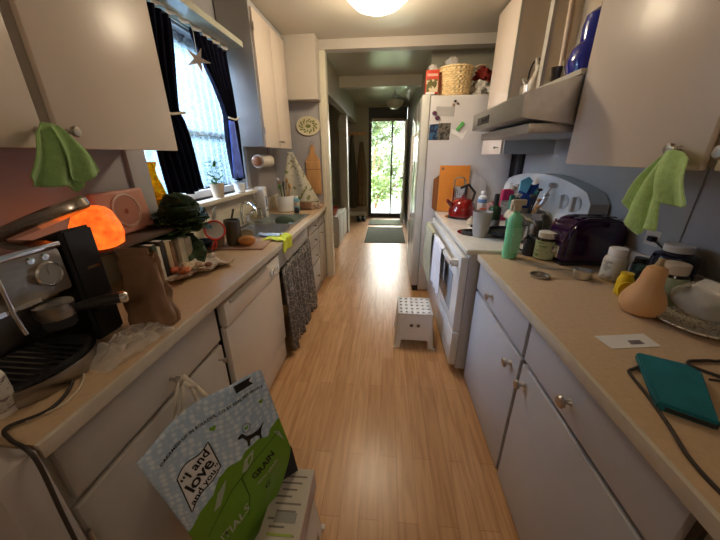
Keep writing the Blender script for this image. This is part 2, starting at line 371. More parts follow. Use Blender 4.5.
bush('garden_tree', (-5.6, 4.4, 2.4), (1.2, 1.3, 1.4), 2000, mat('pale_tree_leaf', (.30, .46, .13), .6), 'taller tree beyond the shrub outside the kitchen window', 'tree', .1)

# ================================================================ CABINETS
def knob(parent, p, d, r=.020, label=None):
    """knob at p pointing along unit d"""
    q = Vector(d).to_track_quat('Z', 'Y').to_matrix(); B = MB()
    B.lathe([(r*.55, 0), (r*.35, .008), (r*.35, .018), (r*.9, .024), (r, .030), (r*.8, .036), (0, .038)], p, 16, q)
    return B.done('knob', M_nickel, parent)
def door(parent, name, a, b, m, bev=.004):
    B = MB(); B.box(a, b, bev); return B.done(name, m, parent)
def hinge(parent, p, h=.05):
    B = MB(); B.cyl((p[0], p[1], p[2]-h/2), (p[0], p[1], p[2]+h/2), .006, seg=8); return B.done('hinge', M_nickel, parent)

# upper left near
t = thing('upper_cabinet', 'large cream wall cabinet at the left edge, near the camera, green cloth on it', 'cabinet', (-1.02, .38, 1.5))
B = MB(); B.box((-.27, 0, 0), (-.02, 1.085, 1.03)); B.done('body', M_frame, t)
d = door(t, 'door', (-.02, .0, -.005), (0, .50, 1.03), M_cabU); knob(d, (0, .485, .045), (1, 0, 0), .017)
d = door(t, 'door', (-.02, .545, -.005), (0, 1.09, 1.03), M_cabU); knob(d, (0, .572, .045), (1, 0, 0), .017)
# upper left far
t = thing('upper_cabinet', 'tall cream two-door wall cabinet past the window on the left', 'cabinet', (-1.02, 2.60, 1.545))
B = MB(); B.box((-.27, 0, 0), (-.02, .735, .99)); B.done('body', mat('cabinet_side_grey', (.44, .43, .42), .45, var=.03), t)
d = door(t, 'door', (-.02, .012, -.008), (0, .36, .94), M_cabU); knob(d, (0, .335, .045), (1, 0, 0), .010)
for z in (.12, .82): hinge(d, (.003, .006, z))
d = door(t, 'door', (-.02, .368, -.008), (0, .73, .94), M_cabU); knob(d, (0, .395, .045), (1, 0, 0), .010)
# valance shelf
B = MB(); B.box((XL+.001, 1.49, 2.225), (-1.10, 2.575, 2.245)); B.box((-1.12, 1.49, 2.245), (-1.10, 2.575, 2.262))
solo(B, 'valance_shelf', mat('glossy_shelf_paint', (.50, .50, .40), .18, var=.1, scale=5), 'painted shelf board running over the window between the left wall cabinets', 'shelf')
B = MB()
def scal(u, v):
    y = 1.5+u*1.07; w = abs(math.sin(u*PI*9)); return Vector((-1.215+.008*math.sin(u*60), y, 2.224-v*(.010+.014*w)))
B.grid(scal, 110, 3)
solo(B, 'lace_edging', M_paper, 'scalloped white lace edging under the window shelf', 'lace trim', thick=.0015)

# upper right near
t = thing('upper_cabinet', 'large cream wall cabinet at the right edge, near the camera, green cloth on it', 'cabinet', (.86, 1.61, 1.432))
B = MB(); B.box((.02, -1.9, 0), (.389, -.001, 1.107)); B.done('body', M_frame, t)
d = door(t, 'door', (0, -.665, -.008), (.02, 0, 1.10), M_cabU); knob(d, (0, -.585, .05), (-1, 0, 0), .017)
d = door(t, 'door', (0, -1.28, -.008), (.02, -.705, 1.10), M_cabU); knob(d, (0, -.735, .04), (-1, 0, 0), .019)
# open cabinet over the hood
t = thing('open_cabinet', 'doorless cream cupboard above the range hood with kettles inside', 'cabinet', (.86, 1.615, 1.80))
M_int = mat('cupboard_inside', (.66, .56, .42), .5, var=.03)
B = MB(); B.box((0, 0, 0), (.389, .905, .02)); B.box((.37, .001, .02), (.389, .904, .74)); B.box((.0, .885, .02), (.37, .905, .74)); B.done('body', M_int, t)
B = MB(); B.box((-.02, .0, -.0), (0, .905, .022)); B.box((-.02, .885, .02), (0, .905, .72)); B.box((-.02, .395, .02), (0, .44, .72)); B.done('face_frame', mat('frame_paint', (.56, .52, .43), .4), t)
# far right
t = thing('upper_cabinet', 'narrow cream wall cabinet beside the fridge, past the hood', 'cabinet', (.86, 2.53, 1.47))
B = MB(); B.box((.02, 0, 0), (.389, .50, 1.05)); B.done('body', mat('cabinet_side_grey', (.44, .43, .42), .45), t)  # side greyed: shadow below the hood is put into the colour
d = door(t, 'door', (0, .012, 0), (.02, .50, 1.04), M_cabU); knob(d, (0, .07, .05), (-1, 0, 0), .010)
for z in (.42, .95): hinge(d, (-.003, .008, z), .04)

# lower right run
def lower_right(y0, y1, label, ko, kd, kdr):
    t = thing('base_cabinet', label, 'cabinet', (.572, y0, 0)); w = y1-y0
    B = MB(); B.box((.02, 0, .0), (.66, w, .874)); B.done('body', M_groove, t)
    d = door(t, 'door', (0, .012, .012), (.02, w-.012, .672), M_cabL); knob(d, (0, kd-y0, .60), (-1, 0, 0))
    d = door(t, 'drawer', (0, .012, .694), (.02, w-.012, .868), M_cabL); knob(d, (0, kdr-y0, .765), (-1, 0, 0))
lower_right(1.055, 1.745, 'grey base cabinet beside the stove, one drawer over one door', 0, 1.135, 1.47)
lower_right(.385, 1.055, 'grey base cabinet nearest the camera on the right, knob at its far top corner', 0, 1.0, .745)
t = thing('base_cabinet', 'dark-sided cabinet end at the bottom right corner of the picture', 'cabinet', (.60, -.35, 0))
B = MB(); B.box((0, 0, 0), (.62, .733, .874)); B.done('body', M_frame, t)
t = thing('countertop', 'worn tan laminate countertop running along the right wall', 'countertop', (.554, -.35, .874))
B = MB(); B.box((.012, 0, 0), (.696, 2.10, .036), .002); B.done('top', M_counter, t)
B = MB(); B.box((0, 0, -.002), (.014, 2.10, .0355), .003); B.done('front_edge', M_cedge, t)
B = MB(); B.box((.674, 0, .036), (.694, 2.10, .145), .004); B.done('backsplash', M_cedge, t)
# stove-side filler beside stove: grey wall panel
B = MB(); B.box((XR-.006, 1.33, 1.03), (XR-.001, 2.85, 1.445)); solo(B, 'wall_panel', mat('grey_panel', (.36, .36, .34), .4, var=.04), 'grey sheet panel fixed to the wall behind the stove', 'panel')

# lower left run
def base_left(y0, y1, label, knobs):
    t = thing('base_cabinet', label, 'cabinet', (-.745, y0, 0)); w = y1-y0
    B = MB(); B.box((-.55, 0, 0), (-.02, w, .874)); B.done('body', M_frame, t)
    d = door(t, 'door', (-.02, .02, .03), (0, w-.01, .655), M_cabLe); knob(d, (0, w-.05, .60), (1, 0, 0), .012); hinge(d, (.003, .016, .55)); hinge(d, (.003, .016, .12))
    d = door(t, 'drawer', (-.02, .03, .68), (0, w-.01, .842), M_cabLe); knob(d, (0, .385, .738-.0), (1, 0, 0), .014)
base_left(.385, 1.10, 'beige base cabinet nearest the camera on the left, tote straps over its knob', 1)
# dishwasher
t = thing('dishwasher', 'cream front dishwasher between the near left cabinet and the sink', 'dishwasher', (-.745, 1.13, 0))
M_dw = mat('almond_dishwasher', (.70, .62, .53), .3, var=.02, coat=.2)
B = MB(); B.box((-.55, 0, 0), (-.02, .72, .87)); B.done('body', M_black, t)
d = door(t, 'door', (-.02, .0, .19), (.012, .72, .715), M_dw, .006)
d = door(t, 'control_panel', (-.02, 0, .722), (.022, .72, .845), M_dw, .012)
B = MB(); B.box((.02, .05, .826), (.028, .5, .84)); B.done('handle_slot', M_frame, d)
B = MB(); B.lathe([(.028, 0), (.026, .012), (.02, .016), (0, .017)], (.022, .56, .775), 20, RY(PI/2)); B.box((.034, .556, .755), (.044, .564, .795)); B.done('dial', M_whitep, d)
for k in range(3):
    B = MB(); B.box((.022, .62+.022*k, .765), (.027, .634+.022*k, .782)); B.done('button', M_whitep, d)
d = door(t, 'kick_panel', (-.03, 0, .02), (0, .72, .185), M_dw, .003)
# sink base with gathered skirt
t = thing('sink_cabinet', 'cream sink cabinet panel with an open front under it', 'cabinet', (-.745, 1.87, 0))
B = MB(); B.box((-.55, 0, 0), (-.535, .84, .70)); B.box((-.55, 0, 0), (-.02, .02, .86)); B.box((-.55, .82, 0), (-.02, .84, .86)); B.done('body', M_frame, t)
door(t, 'front_panel', (-.02, .02, .72), (0, .83, .868), M_cabLe)
B = MB()
def skirt(u, v):
    y = 1.885+u*.83; z = .722-v*(.69+.02*math.sin(u*23)); f = (.010+.016*v)*math.sin(u*PI*2*11+v*1.2)+.008*math.sin(u*17)
    return Vector((-.728+f+.02*v, y, z))
B.grid(skirt, 150, 14)
solo(B, 'cabinet_skirt', pattern('grey_leaf_print', (.40, .37, .33), (.16, .15, .14), 'voronoi', 19, .025, .9, width=.03), 'gathered grey patterned curtain hanging under the sink', 'curtain', thick=.002)
# drawer stack and narrow door
t = thing('drawer_cabinet', 'bank of drawers beside a narrow door at the far end of the left counter', 'cabinet', (-.745, 2.73, 0))
B = MB(); B.box((-.55, 0, 0), (-.02, .785, .72)); B.box((-.04, 0, .72), (-.02, .785, .874)); B.done('body', M_frame, t)
for z0_, z1_ in ((.735, .862), (.575, .72), (.40, .56), (.10, .385)):
    d = door(t, 'drawer', (-.02, .012, z0_), (0, .43, z1_), M_cabLe); knob(d, (0, .22, (z0_+z1_)/2), (1, 0, 0), .012)
d = door(t, 'drawer', (-.02, .445, .735), (0, .77, .862), M_cabLe); knob(d, (0, .6, .80), (1, 0, 0), .012)
d = door(t, 'door', (-.02, .445, .05), (0, .77, .72), M_cabLe); knob(d, (0, .49, .66), (1, 0, 0), .012)
# left countertop with sink cut-out
SY0, SY1, SX0, SX1 = 2.02, 2.94, -1.20, -.80
t = thing('countertop', 'tan laminate countertop with pale worn edge along the left wall', 'countertop', (-.71, .38, .874))
B = MB()
for a, b in (((XL+.712, 0, 0), (-.012, SY0-.38, .036)), ((XL+.71, SY1-.38, 0), (-.012, YE-.382, .036)), ((XL+.71, SY0-.38, 0), (SX0+.71, SY1-.38, .036)), ((SX1+.71, SY0-.38, 0), (-.012, SY1-.38, .036))): B.box(a, b)
B.done('top', M_counter, t)
B = MB(); B.box((-.014, 0, -.004), (0, YE-.382, .0355), .003); B.done('front_edge', M_cedge, t)
B = MB(); B.box((XL+.711, 0, .036), (XL+.73, YE-.382, .175), .003); B.done('backsplash', mat('cream_backsplash', (.62, .58, .46), .45, var=.04), t)

# sink
t = thing('kitchen_sink', 'double-bowl stainless steel sink set in the left counter', 'sink', (-1.0, 2.48, .912))
B = MB(); M_sinkm = mat('sink_steel', (.68, .70, .74), .3, 1, var=.08, scale=30)
def bowl(B, x0, x1, y0, y1, dep):
    n = 8; r = .04
    def ring(e, z):
        P = []
        for cx, cy, a0 in ((x1-r, y1-r, 0), (x0+r, y1-r, 90), (x0+r, y0+r, 180), (x1-r, y0+r, 270)):
            for k in range(n+1):
                a = math.radians(a0+90*k/n); P.append(B.bm.verts.new((cx+(r-e)*math.cos(a), cy+(r-e)*math.sin(a), z)))
        return P
    R = [ring(-.012, .004), ring(0, 0), ring(.008, -dep+.02), ring(.02, -dep)]
    for A, Q in zip(R, R[1:]):
        for k in range(len(A)): B.bm.faces.new([A[k], A[(k+1) % len(A)], Q[(k+1) % len(A)], Q[k]])
    B.bm.faces.new(R[-1])
bowl(B, -.17, .19, -.43, -.03, .17); bowl(B, -.17, .19, .0, .43, .17); B.done('bowls', M_sinkm, t, thick=.002)
B = MB()
for a, b in (((-.235, -.475, 0), (-.17, .475, .006)), ((.19, -.475, 0), (.225, .475, .006)), ((-.17, -.475, 0), (.19, -.43, .006)), ((-.17, .43, 0), (.19, .475, .006)), ((-.17, -.03, 0), (.19, 0, .006))): B.box(a, b, .002)
B.done('rim', M_steel, t)
for y in (-.23, .22):
    B = MB(); B.lathe([(.04, 0), (.035, .003), (.02, -.002), (0, -.002)], (0, y, -.168), 20); B.done('drain', M_chrome, t)
t = thing('faucet', 'chrome faucet with a long swivel spout behind the sink', 'faucet', (-1.21, 2.38, .918))
B = MB(); B.box((-.025, -.10, 0), (.03, .10, .02), .008); B.done('base_plate', M_chrome, t)
B = MB(); B.tube([(0, 0, .02), (0, 0, .12), (.02, -.02, .17), (.07, -.07, .20), (.16, -.14, .205), (.22, -.19, .18), (.225, -.195, .14)], .012, 12); B.done('spout', M_chrome, t)
B = MB(); B.lathe([(.02, .02), (.022, .06), (.014, .075), (0, .08)], (0, .08, 0), 14); B.tube([(0, .08, .075), (.06, .1, .10)], .006, 8); B.done('handle', M_chrome, t)

# ================================================================ LEFT UPPER THINGS: cloth, curtains, window ledge
def sheet(fn, nu, nv, name, m, label, cat, thick=.002, **k):
    B = MB(); B.grid(fn, nu, nv); return solo(B, name, m, label, cat, thick=thick, subd=0, **k)
def lerp_poly(P, u):
    u = min(max(u, 0), 1)*(len(P)-1); i = min(int(u), len(P)-2); f = u-i
    return tuple(P[i][k]*(1-f)+P[i+1][k]*f for k in range(len(P[0])))
def cloth(B, top, bot, x, sgn, folds, amp, ph=0, bow=.02, nu=48, nv=26):
    """sheet hung between polyline top and polyline bot given in (y, z); x plane, sgn = side it bulges to"""
    def f(u, v):
        a = lerp_poly(top, u); b = lerp_poly(bot, u); e = v**.85
        y = a[0]*(1-e)+b[0]*e; z = a[1]*(1-v)+b[1]*v
        w = amp*(.25+.75*v)*math.sin(u*PI*2*folds+ph+v*.8)+bow*math.sin(PI*min(1, v*1.1))*.6
        return Vector((x+sgn*(abs(amp)+.004+w), y, z))
    B.grid(f, nu, nv)
B = MB()
cloth(B, [(.83, 1.548), (.855, 1.575), (.885, 1.572), (.905, 1.55)], [(.765, 1.43), (.78, 1.405), (.82, 1.40), (.86, 1.40), (.90, 1.375), (.91, 1.40)], -.99, 1, 2.0, .013, .5)
cloth(B, [(.86, 1.565), (.885, 1.568), (.905, 1.545)], [(.87, 1.42), (.905, 1.405), (.95, 1.425), (.985, 1.438)], -.975, 1, 1.4, .011, 2.0)
solo(B, 'cleaning_cloth', mat('sage_green_microfibre', (.30, .50, .17), .95, var=.12, scale=60, bump=.3, bscale=200, sheen=.3), 'green microfibre cloth hanging from a knob on the left wall cabinet', 'cloth', (0, -.012, -.012), thick=.0025)
B = MB()
cloth(B, [(1.045, 1.465), (1.03, 1.487), (1.005, 1.485), (.985, 1.47)], [(1.13, 1.325), (1.10, 1.285), (1.095, 1.262), (1.045, 1.226), (1.02, 1.258), (.975, 1.255)], .835, -1, 2.2, .012, 1.0)
cloth(B, [(1.02, 1.483), (.995, 1.488), (.965, 1.48), (.94, 1.465)], [(1.0, 1.345), (.96, 1.34), (.915, 1.336), (.89, 1.345)], .82, -1, 1.2, .010, 0)
solo(B, 'cleaning_cloth', M_green, 'bright lime microfibre cloth hanging from the right wall cabinet', 'cloth', (0, -.018, -.008), thick=.0025)

def curtain(y0t, y1t, ytie0, ytie1, ztie, y0b, y1b, zb, label, folds, m, ph=0, zt=2.20):
    def f(u, v):
        z = zt+(zb-zt)*v; vt = (zt-ztie)/(zt-zb)
        if v < vt: k = v/vt; k = k*k*(3-2*k)*.6+k*.4; a = y0t+(ytie0-y0t)*k; b = y1t+(ytie1-y1t)*k
        else: k = (v-vt)/(1-vt); k = math.sqrt(k) if k < 1 else 1; a = ytie0+(y0b-ytie0)*k; b = ytie1+(y1b-ytie1)*k
        wd = abs(b-a)
        return Vector((-1.235+.018*math.sin(u*PI*2*folds+ph)+.01*math.sin(u*5+v*6), a+(b-a)*u, z+.012*math.sin(u*9+ph)*v))
    return sheet(f, 90, 30, 'curtain', m, label, 'curtain', thick=.003)
M_cur2 = MATS['navy_curtain']
curtain(1.60, 1.97, 1.60, 1.85, 1.70, 1.62, 1.98, 1.26, 'left dark navy curtain gathered at the near side of the window', 6, M_cur2)
c2 = curtain(2.10, 2.56, 2.40, 2.55, 1.74, 2.38, 2.585, 1.29, 'right dark navy curtain tied back at the far side of the window', 6, M_cur2, 1)
B = MB()
def lining(u, v):
    z = 1.72-.42*v; a = 2.39-.05*v; b = 2.49+.03*v; return Vector((-1.205+.01*math.sin(u*12), a+(b-a)*u, z))
B.grid(lining, 20, 12); B.done('lining', M_blue, c2, thick=.002, label='bright blue lining')
for (a, b, z, l) in ((1.60, 1.86, 1.70, 0), (2.39, 2.56, 1.745, 1)):
    B = MB(); B.tube([(-1.20, a, z-.005), (-1.19, (a+b)/2, z-.012), (-1.20, b, z+.01), (-1.27, b+.02, z+.02)], .007, 8)
    solo(B, 'curtain_tie', M_ltan, ['tan cord tying the near navy curtain', 'tan cord tying the far navy curtain'][l], 'curtain tie')
def lace(u, v):
    y = 1.60+u*1.10; z = 2.215-v*.97; return Vector((-1.345+.010*math.sin(u*PI*2*13)+.004*math.sin(u*90), y, z+.012*abs(math.sin(u*PI*12))*v))
sheet(lace, 150, 10, 'lace_curtain', lace_material(), 'sheer white lace curtain hanging across the window glass', 'curtain', thick=.001)
B = MB(); B.cyl((-1.245, 1.52, 2.205), (-1.245, 2.59, 2.205), .007)
solo(B, 'curtain_rod', M_nickel, 'thin metal curtain rod under the window shelf', 'curtain rod')
# starfish ornament
t = thing('starfish_ornament', 'tan starfish hanging on a thread in front of the window', 'ornament', (-1.20, 2.10, 2.03), rot=(0, PI/2, -.95))
t.scale = (1.25, 1.25, 1.25)
B = MB(); pts = []
for k in range(10):
    a = 2*PI*k/10+.2; r = .058 if k % 2 == 0 else .018; pts.append((r*math.cos(a), r*math.sin(a), 0))
B.prism(pts, (0, 0, .01)); B.done('starfish', mat('starfish_tan', (.50, .33, .20), .8, var=.15), t)
B = MB(); B.tube([(-.03, 0, .005), (-.17, 0, .0)], .0015, 6); B.done('thread', M_ltan, t)

# amber vase on sill
t = thing('amber_vase', 'amber patterned glass vase standing at the near end of the window ledge', 'vase', (-1.305, 1.615, 1.181))
B = MB(); B.lathe([(.028, 0), (.045, .02), (.052, .07), (.04, .13), (.024, .19), (.022, .22), (.036, .262), (.033, .262), (.02, .22), (.02, .19), (.036, .13), (.047, .07), (.04, .025), (0, .015)], (0, 0, 0), 28)
B.done('glass_body', pattern('amber_craquelure', (.85, .30, .01), (1.0, .62, .04), 'voronoi', 36, .04, .15, width=.12), t)
MATS['amber_craquelure'].node_tree.nodes['Principled BSDF'].inputs['Transmission Weight'].default_value = .8
MATS['amber_craquelure'].node_tree.nodes['Principled BSDF'].inputs['IOR'].default_value = 1.15
# sill pots
def potplant(name, label, loc, r, h, m, n, spread, height, leafm, leaf=.022, seed=1):
    t = thing(name, label, 'potted plant', loc); rnd = random.Random(seed)
    B = MB(); B.lathe([(r*.75, 0), (r, h), (r*.9, h), (r*.85, h*.85), (0, h*.85)], (0, 0, 0), 24); B.done('pot', m, t)
    B = MB()
    for i in range(n):
        a = rnd.random()*2*PI; q = rnd.random()**.5*spread; z = h+rnd.random()*height; p = Vector((q*math.cos(a), q*math.sin(a), z))
        d = Vector((math.cos(a), math.sin(a), rnd.uniform(-.3, .8))).normalized(); w = d.cross(Vector((0, 0, 1))).normalized(); l = leaf*(.7+.7*rnd.random())
        n0 = d.cross(w)*l*.15
        vs = [B.bm.verts.new(p+x) for x in (-d*l, w*l*.5+n0, d*l, -w*l*.5+n0)]; B.bm.faces.new(vs)
    B.done('foliage', leafm, t, smooth=0)
    B = MB()
    for i in range(6):
        a = i*1.05; B.tube([(0, 0, h*.8), (.3*spread*math.cos(a), .3*spread*math.sin(a), h+height*.8)], .002, 5)
    B.done('stems', leafm, t); return t
potplant('potted_herb', 'small leafy plant in a pale pot on the window sill behind the curtain', (-1.26, 2.17, 1.181), .05, .10, M_tan, 60, .055, .16, M_leafm)
B = MB(); B.lathe([(.032, 0), (.042, .01), (.046, .075), (.043, .075), (.038, .015), (0, .012)], seg=24); solo(B, 'small_pot', M_whitep, 'empty white cup on the window sill beside the blue curtain lining', 'pot', (-1.25, 2.50, 1.181))

# ================================================================ LEFT COUNTER THINGS
ZT = .9105
# espresso machine
t = thing('espresso_machine', 'stainless steel espresso machine with round gauge at the left edge of the counter', 'espresso machine', (-.915, .58, ZT))
M_mach = mat('espresso_steel', (.36, .33, .29), .3, 1, var=.08, scale=20, stretch=(1, 1, 10))
B = MB(); B.box((-.28, -.17, .20), (0, .14, .325), .012); B.box((-.28, -.17, .185), (-.03, .12, .205), .005); B.done('head', M_mach, t)
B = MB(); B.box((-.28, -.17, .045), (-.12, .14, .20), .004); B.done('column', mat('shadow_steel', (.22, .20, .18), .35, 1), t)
B = MB(); B.box((-.28, -.17, .0), (.0, .14, .045), .008); B.lathe([(.145, 0), (.15, .01), (.145, .045)], (-.02, -.01, 0), 36, sx=.80, sy=1.0); B.done('base', M_mach, t)
B = MB(); B.lathe([(.133, .045), (.133, .049), (0, .049)], (-.02, -.01, 0), 36, sx=.78); B.done('drip_tray', M_blackm, t)
for k in range(9):
    y = -.09+.02*k; hw = .09*math.sqrt(max(0, 1-(y/.125)**2))
    B = MB(); B.box((-.02-hw, y-.014, .049), (-.02+hw, y-.007, .053)); B.done('grille_bar', M_chrome, t)
B = MB(); B.lathe([(.034, 0), (.034, .012), (.03, .016), (.028, .012), (0, .012)], (.0, .085, .265), 28, RY(PI/2)); B.done('gauge_bezel', M_chrome, t)
B = MB(); B.lathe([(.027, .0125), (0, .0130)], (.0, .085, .265), 24, RY(PI/2)); B.box((.013, .083, .265), (.0145, .087, .287)); B.done('gauge_face', mat('gauge_face', (.3, .29, .27), .4), t)
B = MB(); B.box((-.285, -.175, .325), (.004, .145, .342), .005); B.done('top_rail', M_chrome, t)
for y in (.06, .095):
    B = MB(); B.lathe([(.009, 0), (.009, .006), (0, .007)], (0, y, .311), 14, RY(PI/2)); B.done('button', M_chrome, t)
B = MB(); B.tube([(.004, -.02, .335), (.010, -.02, .30), (.008, -.02, .20), (.01, -.015, .14)], .006, 10); B.done('steam_wand', M_chrome, t)
B = MB(); B.box((.0, -.06, .20), (.004, .05, .212)); B.done('trim_bar', M_chrome, t)
B = MB(); B.lathe([(.035, .15), (.042, .165), (.042, .195)], (.03, .05, 0), 24); B.done('group_head', M_mach, t)
B = MB(); B.lathe([(.030, 0), (.036, .006), (.038, .03)], (.03, .05, .125), 24); pf = B.done('portafilter', M_blackm, t)
B = MB(); B.tube([(.05, .07, .165), (.08, .09, .172), (.115, .11, .176), (.15, .13, .177)], [.011, .014, .016, .015], 12); B.done('handle', M_black, pf)
B = MB(); B.lathe([(.016, 0), (.017, .012), (.012, .018), (0, .02)], (.15, .13, .177), 16, Vector((.8, .5, .02)).to_track_quat('Z', 'Y').to_matrix()); B.done('end_cap', M_chrome, pf)
# coffee grinder (black) behind
t = thing('coffee_grinder', 'black coffee grinder with tilted steel lid behind the espresso machine', 'coffee grinder', (-.985, .785, ZT))
B = MB(); B.prism([(-.09, -.05, 0), (.07, -.05, 0), (.07, -.05, .368), (-.09, -.05, .318)], (0, .10, 0)); bmesh.ops.bevel(B.bm, geom=list(B.bm.edges), offset=.010, segments=3, affect='EDGES'); B.done('body', M_black, t)
B = MB(); B.box((.0, -.04, .10), (.09, .04, .14), .006); B.done('chute', M_blackm, t)
B = MB(); B.box((.0702, -.01, .235), (.0712, .03, .243)); B.done('badge', M_chrome, t)
B = MB(); B.lathe([(.15, 0), (.158, .006), (.158, .026), (.15, .034), (0, .036)], (-.035, .0, .368), 36, RY(-.34) @ RX(.10), sx=1.1, sy=.45); B.done('lid', mat('lid_steel', (.50, .44, .38), .22, 1, var=.05), t)
# countertop riser shelf with lamp, scale, books
t = thing('counter_riser', 'small dark wood riser shelf against the left wall under the salmon dial', 'shelf', (-1.15, 1.22, ZT))
B = MB(); B.box((-.125, -.26, .20), (.06, .20, .215), .002); B.done('shelf_board', mat('dark_shelf_wood', (.09, .06, .035), .6), t)
for y in (-.255, .185):
    B = MB(); B.box((-.12, y, 0), (.05, y+.015, .20)); B.done('leg', MATS['dark_shelf_wood'], t)
t = thing('salt_lamp', 'glowing orange lamp on the riser shelf against the left wall', 'lamp', (-1.115, 1.03, ZT+.2155))
B = MB(); B.lathe([(.05, .0), (.072, .012), (.082, .05), (.078, .09), (.062, .13), (.045, .15), (.02, .16), (0, .162)], (0, 0, .012), 30)
for v in B.bm.verts: v.co *= 1+.05*noise.noise(v.co*30)
ml = mat('glowing_orange_salt', (1.0, .12, .012), .5, var=.45, scale=30, emit=1.05, bump=.3, bscale=30); B.done('salt_body', ml, t)
B = MB(); B.lathe([(.05, 0), (.052, .012), (0, .012)], seg=24); B.done('base', M_wood, t)
pl = bpy.data.lights.new('salt_lamp_glow', 'POINT'); pl.energy = .04; pl.color = (1, .22, .05); pl.shadow_soft_size = .06
plo = bpy.data.objects.new('salt_lamp_glow', pl); C.objects.link(plo); plo.location = (-1.16, .95, 1.24)
t = thing('dial_scale', 'salmon pink rounded panel with round dial leaning on the left wall', 'kitchen scale', (-1.23, 1.30, ZT+.216), rot=(0, -.13, 0))
B = MB(); B.box((-.02, -.14, 0), (.02, .14, .20), .016, 4); B.done('body', M_pink, t)
B = MB(); B.lathe([(.078, 0), (.078, .006), (.07, .008), (.068, .004), (0, .004)], (.02, 0, .105), 36, RY(PI/2)); B.done('dial_ring', mat('pale_ring', (.62, .42, .33), .4), t)
B = MB(); B.lathe([(.066, .0045), (0, .0050)], (.02, 0, .105), 32, RY(PI/2)); B.lathe([(.01, .005), (.008, .012), (0, .013)], (.02, 0, .105), 12, RY(PI/2)); B.done('dial_face', mat('dial_face', (.42, .18, .12), .5), t)
# books under / beside riser
bl = [('dark green spined cookbook under the riser shelf', (.03, .05, .03), .18), ('white spined booklet under the riser shelf', (.6, .56, .48), .165), ('black spined cookbook beside the white booklet', (.03, .025, .02), .185),
      ('tan spined cookbook right of the black one', (.48, .36, .22), .175), ('brown spined book near the riser leg', (.25, .13, .07), .17), ('cream thick binder leaning beside the riser', (.62, .56, .42), .17), ('pale folder at the far end of the book row', (.55, .48, .34), .155)]
yy = 1.20
for k, (lb, col, h) in enumerate(bl):
    th = (.026, .018, .03, .03, .024, .045, .05)[k]
    if k == 5: yy += .035
    t = thing('book', lb, 'book', (-1.13, yy+th/2, ZT), 0, 'books at the riser shelf'); mm = mat('cover_%s' % 'abcdefg'[k], col, .6, var=.15)
    B = MB(); B.box((-.09, -th/2, 0), (.07, th/2, h), .002); B.done('cover', mm, t)
    B = MB(); B.box((-.088, -th/2+.002, h), (.064, th/2-.002, h+.001)); B.done('pages', M_paper, t)
    yy += th+.003
# brown paper bag
t = thing('paper_bag', 'brown kraft paper bag standing on the left counter', 'paper bag', (-.82, .86, ZT), .1)
B = MB(); N = 40
def bagf(u, v):
    a = u*2*PI; c, s_ = math.cos(a), math.sin(a); k = .55
    sx = (abs(c)**k)*(1 if c > 0 else -1); sy = (abs(s_)**k)*(1 if s_ > 0 else -1)
    w = .075-.018*v; dd = .055-.040*v
    cr = .006*noise.noise(Vector((sx*2, sy*2+v*5, v*4)))*2
    return Vector((sx*(w+cr), sy*(dd+cr), v*.262+.008*math.sin(a*3)*(v > .95)))
B.grid(bagf, N, 16); B.bm.faces.new([v for v in B.bm.verts][:N]); 
o = B.done('bag_body', M_brownp, t, thick=.0015)
B = MB(); B.box((-.05, -.017, .262), (.052, -.012, .285)); B.done('folded_top', M_brownp, t)
# plastic bag crumple
t = B = MB()
def crump(u, v):
    x = (u-.5)*.13; y = (v-.5)*.24; e = max(0, 1-((u-.5)*2)**2)*max(0, 1-((v-.5)*2)**2)
    z = .004+.050*e**.6*(.6+.7*abs(noise.noise(Vector((u*5, v*6, 1)))))+.012*noise.noise(Vector((u*14, v*14, 3)))*e
    return Vector((x+.02*noise.noise(Vector((u*6, v*6, 7))), y, max(z, .001)))
B.grid(crump, 40, 50); solo(B, 'plastic_bag', M_clear, 'crumpled clear plastic bag lying in front of the espresso machine', 'plastic bag', (-.80, .72, ZT), -.15, smooth=25)
# supplement jar bottom left
def jar(name, label, loc, r, h, glass, cap, lab, lz=(.15, .75), caph=.25, capr=.85, cat='jar', sq=1, sh=None):
    t = thing(name, label, cat, loc); hb = h*(1-caph)
    B = MB(); B.lathe([(r*.9, 0), (r, .006), (r, hb*.82), (r*.92, hb*.93), (r*capr*.92, hb), (r*capr*.92, hb+.004)], seg=26, sy=sq); B.done('body', glass, t)
    B = MB(); B.lathe([(r*capr, hb+.002), (r*capr*1.02, hb+.006), (r*capr*1.02, h-.003), (r*capr*.95, h), (0, h)], seg=26, sy=sq); B.done('lid', cap, t)
    if lab: B = MB(); B.lathe([(r*1.012, h*lz[0]*(1-caph)/.75), (r*1.012, h*lz[1]*(1-caph)/.75)], seg=26, cap=False, sy=sq); B.done('paper_label', lab, t)
    return t
M_lab = pattern('printed_label', (.50, .46, .40), (.20, .14, .15), 'noise', 40, .55, .6, stretch=(1, 1, 3))
jar('spice_jar', 'labelled jar with black lid at the far left counter edge beside the cord', (-.885, .45, ZT), .030, .14, M_paper, M_black, M_lab, (.1, .65), .2)
